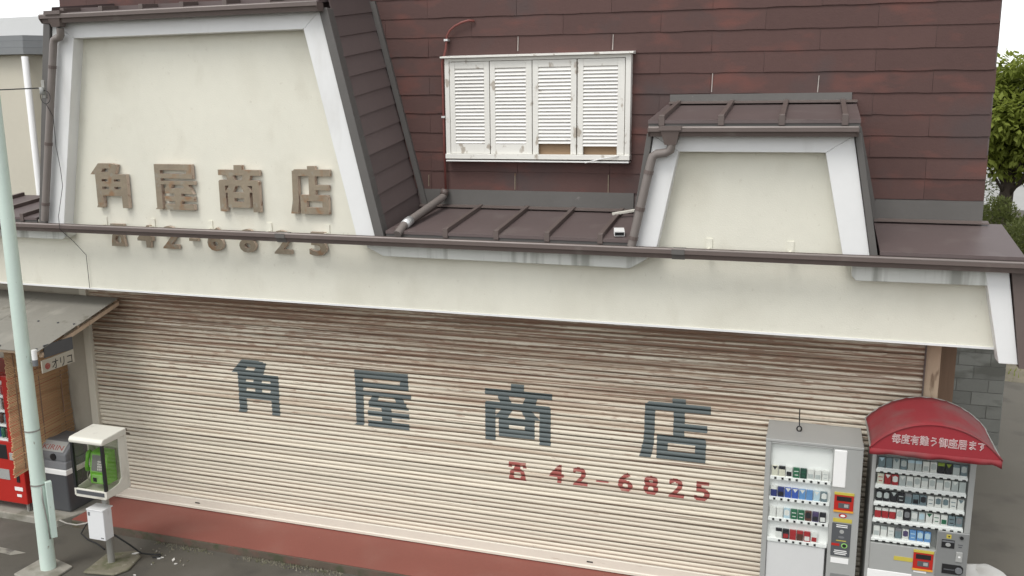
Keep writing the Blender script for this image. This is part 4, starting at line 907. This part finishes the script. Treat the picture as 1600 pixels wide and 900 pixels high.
# reed blind
bl = thing('reed_blind', 'brown woven reed blind hanging from the canopy beside the drinks machine', 'blind', (-9.26, -0.5, 0.7))
nb = 90; mbv = MB()
for i in range(nb):
    z = 0.72 + i * (1.83 / nb)
    d = 0.010 * math.sin(i * 0.13) 
    skew = (z - 0.72) * 0.045
    s_ = 1.83 / nb * 0.46
    sl_ = -0.11
    d += RND.uniform(-0.006, 0.006); e = RND.uniform(-0.004, 0.004)
    V = [(-9.26 + d, -1.02 + skew + RND.uniform(-0.012, 0.012), z), (-9.25 + d + e, -0.02, z + 0.13 * (1 - i / nb))]
    mbv.tube(V, s_ * RND.uniform(0.85, 1.12), 6)
under(mbv.build('reeds', BLINDM, smooth=True), bl); bpy.data.objects['reeds']['kind'] = 'stuff'
for y in (-0.85, -0.5, -0.15): under(MB().box(-9.246, -9.240, y - 0.006, y + 0.006, 0.75 + (y + 1) * 0.12, 2.52).build('binding_cord', DARKWOOD), bl)

# ---- drinks machine, recycling bin
dm = thing('vending_machine', 'red drinks vending machine under the lean-to canopy at the left edge', 'vending machine', (-9.9, -0.4, 0.09))
def PD(mb, n, m_, **k): return under(mb.build(n, m_, **k), dm)
b = MB(); b.box(-10.42, -9.42, -0.62, -0.05, 0.20, 1.93)
b.box(-10.42, -10.36, -0.73, -0.619, 0.20, 1.93); b.box(-9.62, -9.42, -0.73, -0.619, 1.05, 1.93); b.box(-10.36, -9.62, -0.73, -0.619, 1.86, 1.93); b.box(-10.42, -9.42, -0.73, -0.619, 0.20, 1.05)
PD(b, 'body', RED, bevel=0.012)
PD(MB().box(-10.36, -9.62, -0.63, -0.618, 1.05, 1.86), 'display_back', WHITEP)
CAN = [MB().tube([(0, 0, 0), (0, 0, 0.02), (0, 0, 0.11), (0, 0, 0.125)], [0.026, 0.031, 0.031, 0.026], 10).mesh('drink_can', PM[k], True) for k in 'rbwgtds']
for r in range(4):
    z = 1.08 + r * 0.195
    sh = PD(MB().box(-10.355, -9.625, -0.725, -0.632, z - 0.03, z), 'shelf', WHITEP)
    for i in range(10):
        o = link('drink_can', RND.choice(CAN), sh); o.matrix_parent_inverse = Matrix.Identity(4); o.location = (-10.31 + i * 0.072, -0.675, z)
PD(MB().box(-10.359, -9.621, -0.728, -0.724, 1.051, 1.859), 'glass_pane', GLASS)
PD(MB().box(-10.0, -9.66, -0.735, -0.72, 0.80, 1.00), 'dark_oval_panel', BLACK, bevel=0.03)
PD(MB().box(-9.62, -9.55, -0.742, -0.72, 0.80, 0.90), 'coin_unit', SILVER, bevel=0.005)
PD(MB().box(-9.86, -9.66, -0.736, -0.72, 0.52, 0.66), 'sticker', SILVER)
PD(MB().box(-9.55, -9.50, -0.740, -0.72, 0.50, 0.60), 'coin_return', BLACK, bevel=0.004)
PD(MB().box(-9.60, -9.47, -0.735, -0.72, 0.385, 0.435), 'white_label', WHITEP)
PD(MB().box(-9.575, -9.50, -0.735, -0.72, 0.30, 0.335), 'white_label', WHITEP)
for x in (-10.38, -9.47):
    for y in (-0.68, -0.12): PD(MB().tube([(x, y, 0.085), (x, y, 0.2)], 0.02, 8), 'foot', GALV)

bn = thing('recycling_bin', 'dark grey plastic can recycling bin with pale rim beside the reed blind', 'bin', (-9.04, -0.40, 0.09))
def PBn(mb, n, m_, **k): return under(mb.build(n, m_, **k), bn)
def frust(x0, x1, y0, y1, z0, X0, X1, Y0, Y1, z1):
    V = [(x0, y0, z0), (x1, y0, z0), (x1, y1, z0), (x0, y1, z0), (X0, Y0, z1), (X1, Y0, z1), (X1, Y1, z1), (X0, Y1, z1)]
    return MB().faces(V, [(3, 2, 1, 0), (4, 5, 6, 7), (0, 1, 5, 4), (1, 2, 6, 5), (2, 3, 7, 6), (3, 0, 4, 7)])
PBn(frust(-9.25, -8.90, -0.56, -0.13, 0.09, -9.32, -8.80, -0.66, -0.07, 0.66), 'bin_body', DKGREY, bevel=0.025)
PBn(frust(-9.335, -8.785, -0.675, -0.055, 0.655, -9.335, -8.785, -0.675, -0.055, 0.725), 'rim', WHITEP, bevel=0.01)
PBn(frust(-9.325, -8.795, -0.665, -0.065, 0.722, -9.31, -8.81, -0.64, -0.08, 0.82), 'lid_base', MIDGREY, bevel=0.02)
PBn(MB().prismx([(-0.625, 0.81), (-0.615, 0.92), (-0.48, 1.04), (-0.14, 1.04), (-0.09, 0.81)], -9.295, -8.825), 'lid', MIDGREY, bevel=0.025)
PBn(MB().tube([(-9.02, -0.632, 0.868), (-9.02, -0.60, 0.868)], 0.045, 16), 'drop_hole', BLACK)
a_ = math.atan2(0.12, 0.135)
o = PBn(MB().box(-9.25, -8.87, -0.004, 0.004, 0.0, 0.15), 'label_plate', SILVER); 
o.matrix_parent_inverse = Matrix.Translation(-Vector(bn.location)); o.location = (0, -0.606, 0.934); o.rotation_euler = (-(PI / 2 - a_), 0, 0)
o = text_obj('KIRIN', 0.10, PAINTR, None, (-9.22, -0.590, 0.954), rot=(a_, 0, 0), width=0.32); under(o, bn)

# ---- concrete block wall behind, on the right
bw = thing('block_wall', 'grey stained concrete block wall behind the right end of the shop', 'wall', (2.0, 5.2, 0))
under(MB().box(1.05, 2.872, 5.235, 5.36, 0.0, 2.2).build('mortar_core', MORTAR), bw)
for r in range(11):
    off = 0.2 if r % 2 else 0.0
    x = 2.88
    first = True
    while x > 1.06:
        wd = 0.43 if not (first and off) else 0.215
        xa = max(x - wd + 0.008, 1.05)
        under(MB().box(xa, x, 5.226 + RND.uniform(-0.003, 0.003), 5.365, r * 0.2 + 0.004, r * 0.2 + 0.194).build('block', BLOCK, bevel=0.004), bw)
        x -= wd; first = False

# white sack on the ground
def blob(cx, cy, rx, ry, h, seed, n=22, m_=14):
    rnd = random.Random(seed); ph_ = [rnd.uniform(0, 6) for _ in range(8)]
    mb = MB(); V = []
    for j in range(m_ + 1):
        t = j / m_ * PI * 0.5
        for i in range(n):
            a = 2 * PI * i / n
            k = 1 + 0.13 * math.sin(3 * a + ph_[0]) + 0.08 * math.sin(5 * a + ph_[1] + 2 * t) + 0.05 * math.sin(9 * a + ph_[2] + 4 * t) + 0.04 * math.sin(13 * a + 7 * t)
            V.append((cx + rx * math.cos(t) ** 0.7 * k * math.cos(a), cy + ry * math.cos(t) ** 0.7 * k * math.sin(a), h * math.sin(t) * (1 + 0.10 * math.sin(2 * a + ph_[3]))))
    Fs = [(j * n + i, j * n + (i + 1) % n, (j + 1) * n + (i + 1) % n, (j + 1) * n + i) for j in range(m_) for i in range(n)]
    return mb.faces(V, Fs)
blob(1.92, 0.88, 0.34, 0.30, 0.33, 4).build('plastic_sack', SACK, smooth=True, label='crumpled white plastic sack lying on the ground behind the hooded machine', cat='sack')

# ---- neighbouring building at far left
nb_ = thing('neighbour_building', 'beige neighbouring building with dark grey metal parapet at the left edge', 'building', (-14, 5, 0))
def PN(mb, n, m_, **k): return under(mb.build(n, m_, **k), nb_)
pl = [(-22, 2.4), (-12.62, 3.1), (-11.2, 4.4), (-9.6, 12.0), (-22, 14)]
def inset(p, d):
    c = (-15.5, 7.0); return [(c[0] + (x - c[0]) * d, c[1] + (y - c[1]) * d) for x, y in p]
PN(MB().prismz(inset(pl, 0.96), 0.0, 6.18), 'wall', NEIGH)
PN(MB().prismz(inset(pl, 1.00), 6.16, 6.27), 'parapet_lower', GREYMET)
PN(MB().prismz(inset(pl, 0.992), 6.275, 6.38), 'parapet_middle', GREYMET)
PN(MB().prismz(inset(pl, 0.985), 6.385, 6.47), 'parapet_upper', GREYMET)
PN(MB().prismz([(-22, 5.2), (-13.9, 5.2), (-13.7, 9), (-22, 9)], 6.3, 7.02), 'rooftop_block', LIGHTGREY)
PN(MB().tube([(-12.62, 3.12, 0.0), (-12.62, 3.12, 6.12)], 0.055, 10), 'downpipe', TRIM, smooth=True)
PN(MB().box(-12.30, -12.16, 3.35, 3.60, 0.0, 6.15), 'pilaster', NEIGH)

# ---- wires
MB().tube([(-22.0, -2.5, 6.3), (-15, -1.4, 5.72), (-11, -0.8, 5.47), (-9.2, -0.72, 5.46), (-8.50, -0.70, 5.475)], 0.007, 6).build('overhead_wire', CABLE, label='thin black service wire running from the left to the gable bracket', cat='wire')
br = thing('wire_bracket', 'small grey insulator bracket with wire coil on the left gable downpipe', 'bracket', (-8.42, -0.72, 5.4))
under(MB().box(-8.435, -8.39, -0.755, -0.735, 5.36, 5.56).build('strap', GALV, bevel=0.004), br)
under(MB().tube([(-8.415, -0.77, 5.40), (-8.415, -0.77, 5.44), (-8.415, -0.77, 5.48)], [0.03, 0.022, 0.03], 10).build('insulator', SILVER, smooth=True), br)
under(MB().tube([(-8.38 + 0.07 * math.cos(t * 0.5), -0.765, 5.37 + 0.075 * math.sin(t * 0.5)) for t in range(15)], 0.004, 5).build('wire_coil', CABLE), br)
MB().tube([(-8.39, -0.76, 5.30), (-8.36, -0.70, 5.15), (-8.40, -0.665, 4.8), (-8.375, -0.66, 4.55), (-8.33, -0.70, 4.35), (-8.34, -0.80, 4.0), (-8.335, -0.805, 3.85), (-8.33, -0.62, 3.68), (-8.28, -0.50, 3.50), (-8.285, -0.492, 3.09)], 0.0035, 5).build('loose_wire', CABLE, label='black wire trailing down the left gable over the gutter to the band', cat='wire')
MB().tube([(8, 20, 12.3), (3.0, 9.0, 9.0), (1.75, 5.0, 7.9)], 0.02, 5).build('overhead_wire', CABLE, label='thin wire crossing the sky above the tree at top right', cat='wire')

# ---- loose bits on the pent roof
MB().box(-0.16, 0.16, -0.02, 0.02, 0, 0.025).build('timber_offcut', CREAM, label='pale timber offcut lying on the middle pent roof by the right gable', cat='timber', bevel=0.003)
o = bpy.data.objects['timber_offcut']; o.location = (-1.80, 0.20, 4.115); o.rotation_euler = (0.1, -0.15, 0.35)
tb_ = MB().box(-0.05, 0.05, -0.07, 0.07, 0, 0.05).box(-0.045, 0.045, -0.071, -0.069, 0.006, 0.04, 1)
o = tb_.build('plastic_box', [WHITEP, BLACK], label='small white plastic duct piece lying on the pent roof edge near the gutter', cat='duct piece', bevel=0.003)
o.location = (-1.74, -0.52, 3.985); o.rotation_euler = (0.13, 0, 0.25)

# ---- hose and cords by the telephone
MB().tube([(-7.86, -1.12, 0.014), (-8.05, -1.03, 0.014), (-8.25, -0.98, 0.02), (-8.42, -0.90, 0.03), (-8.45, -0.78, 0.09), (-8.42, -0.68, 0.13), (-8.30, -0.60, 0.13)], 0.009, 8).build('hose', CABLE, smooth=True, label='black hose looping over the left end of the red step', cat='hose')
MB().tube([(-7.42, -1.42, 0.42), (-7.34, -1.28, 0.24), (-7.27, -1.17, 0.08), (-7.20, -1.08, 0.03), (-7.12, -1.03, 0.02), (-7.08, -1.08, 0.02), (-7.16, -1.12, 0.02)], 0.010, 8).build('power_cable', CABLE, smooth=True, label='thick black cable dropping from the phone cabinet to the ground', cat='cable')
MB().tube([(-7.96, -1.64, 0.62), (-7.90, -1.60, 0.57), (-7.80, -1.56, 0.545), (-7.70, -1.52, 0.56), (-7.63, -1.50, 0.60)], 0.009, 6).build('phone_cable', GREYC, smooth=True, label='grey cable sagging between the mint pole and the phone cabinet', cat='cable')

# ---- litter and moss
lm = MB()
for i in range(46):
    if i < 26: x, y = RND.uniform(-7.5, -6.6), RND.uniform(-1.25, -0.85)
    else: x, y = RND.uniform(-8.2, -4.0), RND.uniform(-2.2, -0.78)
    s_ = RND.uniform(0.006, 0.026) if i % 9 else 0.045; a = RND.uniform(0, PI)
    c_, n_ = math.cos(a) * s_, math.sin(a) * s_
    lm.prismz([(x + c_, y + n_), (x - n_ * 0.4, y + c_ * 0.4), (x - c_, y - n_), (x + n_ * 0.4, y - c_ * 0.4)], 0.036 if (-7.7 < x < -7.25 and y < -1.05) else 0.002, 0.046 if (-7.7 < x < -7.25 and y < -1.05) else 0.012, i % 3)
lm.build('litter', [SACK, PADC, CONC], label='scraps of litter and gravel scattered along the foot of the step', cat='litter', kind='stuff')
gm_ = MB(); 
for i in range(2600):
    x = RND.uniform(-7.4, 2.0); y = -0.745 - abs(RND.gauss(0, 0.05)); s_ = RND.uniform(0.006, 0.018)
    if math.sin(x * 3.1) + math.sin(x * 7.3 + 1) < RND.uniform(-1.6, 1.2): continue
    a = RND.uniform(0, PI); h = RND.uniform(0.004, 0.03)
    gm_.faces([(x - s_, y, 0.001), (x + s_, y - s_ * 0.6, 0.001), (x, y + s_, 0.001), (x + RND.uniform(-.01, .01), y + RND.uniform(-.01, .01), h)], [(0, 1, 3), (1, 2, 3), (2, 0, 3)])
gm_.build('moss', PADC, label='dirt and moss gathered along the foot of the red step', cat='moss', kind='stuff')

# ---- vegetation at the right
def leaf_cloud(mb, c, r, n, ls, seed, droop=0.3, shell=0.55):
    rnd = random.Random(seed)
    for _ in range(n):
        while True:
            p = Vector((rnd.uniform(-1, 1), rnd.uniform(-1, 1), rnd.uniform(-1, 1)))
            if shell < p.length < 1: break
        q = Vector((c[0] + p.x * r[0], c[1] + p.y * r[1], c[2] + p.z * r[2]))
        d = (p.normalized() + Vector((rnd.uniform(-.8, .8), rnd.uniform(-.8, .8), rnd.uniform(-.6, .6) - droop))).normalized()
        sd_ = d.cross(Vector((rnd.uniform(-.4, .4), rnd.uniform(-.4, .4), 1))).normalized()
        L = ls * rnd.uniform(0.6, 1.3); W = L * 0.24
        mb.poly([q, q + d * L * 0.45 + sd_ * W, q + d * L, q + d * L * 0.45 - sd_ * W])
def tree(label, base, h, crown_c, crown_r, clumps, per, ls, seed):
    t = thing('leafy_tree', label, 'tree', base)
    rnd = random.Random(seed); b = Vector(base); top = Vector(crown_c)
    tr = MB(); mid = b.lerp(top, 0.45) + Vector((0.12, 0, 0))
    tr.tube([b, b.lerp(mid, 0.5), mid, top], [0.34, 0.28, 0.22, 0.05], 10)
    cs = []
    for i in range(clumps):
        p = Vector((rnd.gauss(0, 1), rnd.gauss(0, 1), rnd.gauss(0, 1))).normalized() * rnd.uniform(0.45, 0.95)
        c = Vector((top.x + p.x * crown_r[0], top.y + p.y * crown_r[1], top.z + p.z * crown_r[2])); cs.append(c)
        if i % 3 == 0: tr.tube([mid.lerp(top, rnd.uniform(0, 0.8)), (mid.lerp(c, 0.55) + Vector((0, 0, 0.15))), c], [0.06, 0.035, 0.012], 6)
    under(tr.build('trunk', BARK, smooth=True), t)
    lm_ = MB()
    for i, c in enumerate(cs): leaf_cloud(lm_, c, (rnd.uniform(.35, .7),) * 2 + (rnd.uniform(.3, .55),), per, ls, seed * 100 + i, 0.35, 0.2)
    under(lm_.build('crown', LEAF), t)
tree('leafy green tree rising behind the right end of the slate wall', (5.35, 22.0, 0), 7, (5.95, 22.0, 4.80), (2.4, 2.0, 1.85), 125, 140, 0.24, 5)
def bush(label, c, r, n, seed):
    t = thing('round_shrub', label, 'shrub', (c[0], c[1], 0), 'clipped shrubs behind the shop')
    under(MB().tube([(c[0], c[1], 0), (c[0], c[1], c[2])], 0.06, 8).build('stem', BARK), t)
    mb = MB(); leaf_cloud(mb, c, r, n, 0.085, seed, 0.0, 0.82); leaf_cloud(mb, c, (r[0] * 0.85, r[1] * 0.85, r[2] * 0.85), n // 2, 0.12, seed + 1, 0.0, 0.75)
    under(mb.build('foliage', LEAF2), t)
bush('tall round clipped shrub close behind the end of the slate wall', (4.70, 17.0, 1.45), (0.66, 0.66, 1.42), 4200, 21)
bush('larger round clipped shrub at the right edge above the pent roof corner', (4.95, 15.2, 1.15), (0.9, 0.9, 1.32), 5200, 23)
hd_ = thing('tall_hedge', 'dark leafy hedge between the tree trunk and the far road', 'hedge', (6.5, 27, 0))
mb = MB()
for i in range(9): leaf_cloud(mb, (5.0 + i * 0.42, 27.0 + 0.3 * math.sin(i * 2.1), 0.62 if i > 2 else 1.75), (0.6, 0.6, 0.70 if i > 2 else 1.7), 700 if i > 2 else 1500, 0.13, 300 + i, 0.1, 0.6)
under(mb.build('foliage', LEAF2), hd_)
for i in range(9): under(MB().tube([(5.0 + i * 0.42, 27.0, 0), (5.0 + i * 0.42, 27.0, 0.9)], 0.05, 6).build('stem', BARK), hd_)
wd_ = MB()
for i in range(1500):
    x = RND.uniform(3.3, 8); y = RND.uniform(8.9, 14)
    if y < 9.6 - (x - 3.3) * 0.2 + RND.uniform(-0.3, 0.3): continue
    h = RND.uniform(0.03, 0.16); a = RND.uniform(0, 2 * PI)
    wd_.poly([(x, y, 0.005), (x + 0.02 * math.cos(a), y + 0.02 * math.sin(a), 0.005), (x + h * 0.5 * math.cos(a + 1), y + h * 0.5 * math.sin(a + 1), h)])
wd_.build('weeds', LEAF, label='sparse weeds growing on the gravel verge at right', cat='weeds', kind='stuff')

# ---- bicycles far off
def bicycle(label, loc, rz):
    t = thing('bicycle', label, 'bicycle', loc, 'bicycles parked far behind the shop'); t.rotation_euler = (0, 0, rz)
    def Q(mb, n, m_): 
        o = mb.build(n, m_); o.parent = t; return o
    for x in (-0.52, 0.52):
        wh = Q(MB().tube([(x + 0.33 * math.cos(k * PI / 12), 0, 0.34 + 0.33 * math.sin(k * PI / 12)) for k in range(25)], 0.022, 6), 'wheel', BLACK)
        q = MB()
        for k in range(6): q.tube([(x, 0, 0.34), (x + 0.32 * math.cos(k * PI / 3), 0, 0.34 + 0.32 * math.sin(k * PI / 3))], 0.006, 4)
        o = q.build('spokes', SILVER); o.parent = wh
    f = MB()
    for a, b_ in (((-0.52, 0.34), (-0.15, 0.75)), ((-0.52, 0.34), (-0.05, 0.30)), ((-0.05, 0.30), (-0.18, 0.85)), ((-0.05, 0.30), (0.38, 0.72)), ((-0.15, 0.70), (0.36, 0.80)), ((0.52, 0.34), (0.36, 0.95))):
        f.tube([(a[0], 0, a[1]), (b_[0], 0, b_[1])], 0.02, 6)
    Q(f, 'frame', SILVER); Q(MB().box(-0.30, -0.06, -0.07, 0.07, 0.86, 0.92), 'saddle', BLACK)
    Q(MB().tube([(0.28, -0.27, 0.98), (0.36, -0.1, 1.0), (0.36, 0.1, 1.0), (0.28, 0.27, 0.98)], 0.015, 6), 'handlebar', SILVER)
    Q(MB().box(0.45, 0.75, -0.16, 0.16, 0.72, 0.95), 'basket', MIDGREY)
bicycle('silver bicycle parked at the far right edge beyond the clipped shrubs', (12.6, 55.5, 0), 0.1)
bicycle('bicycle parked on the pale road behind the tree trunk', (12.05, 57.5, 0), 0.3)
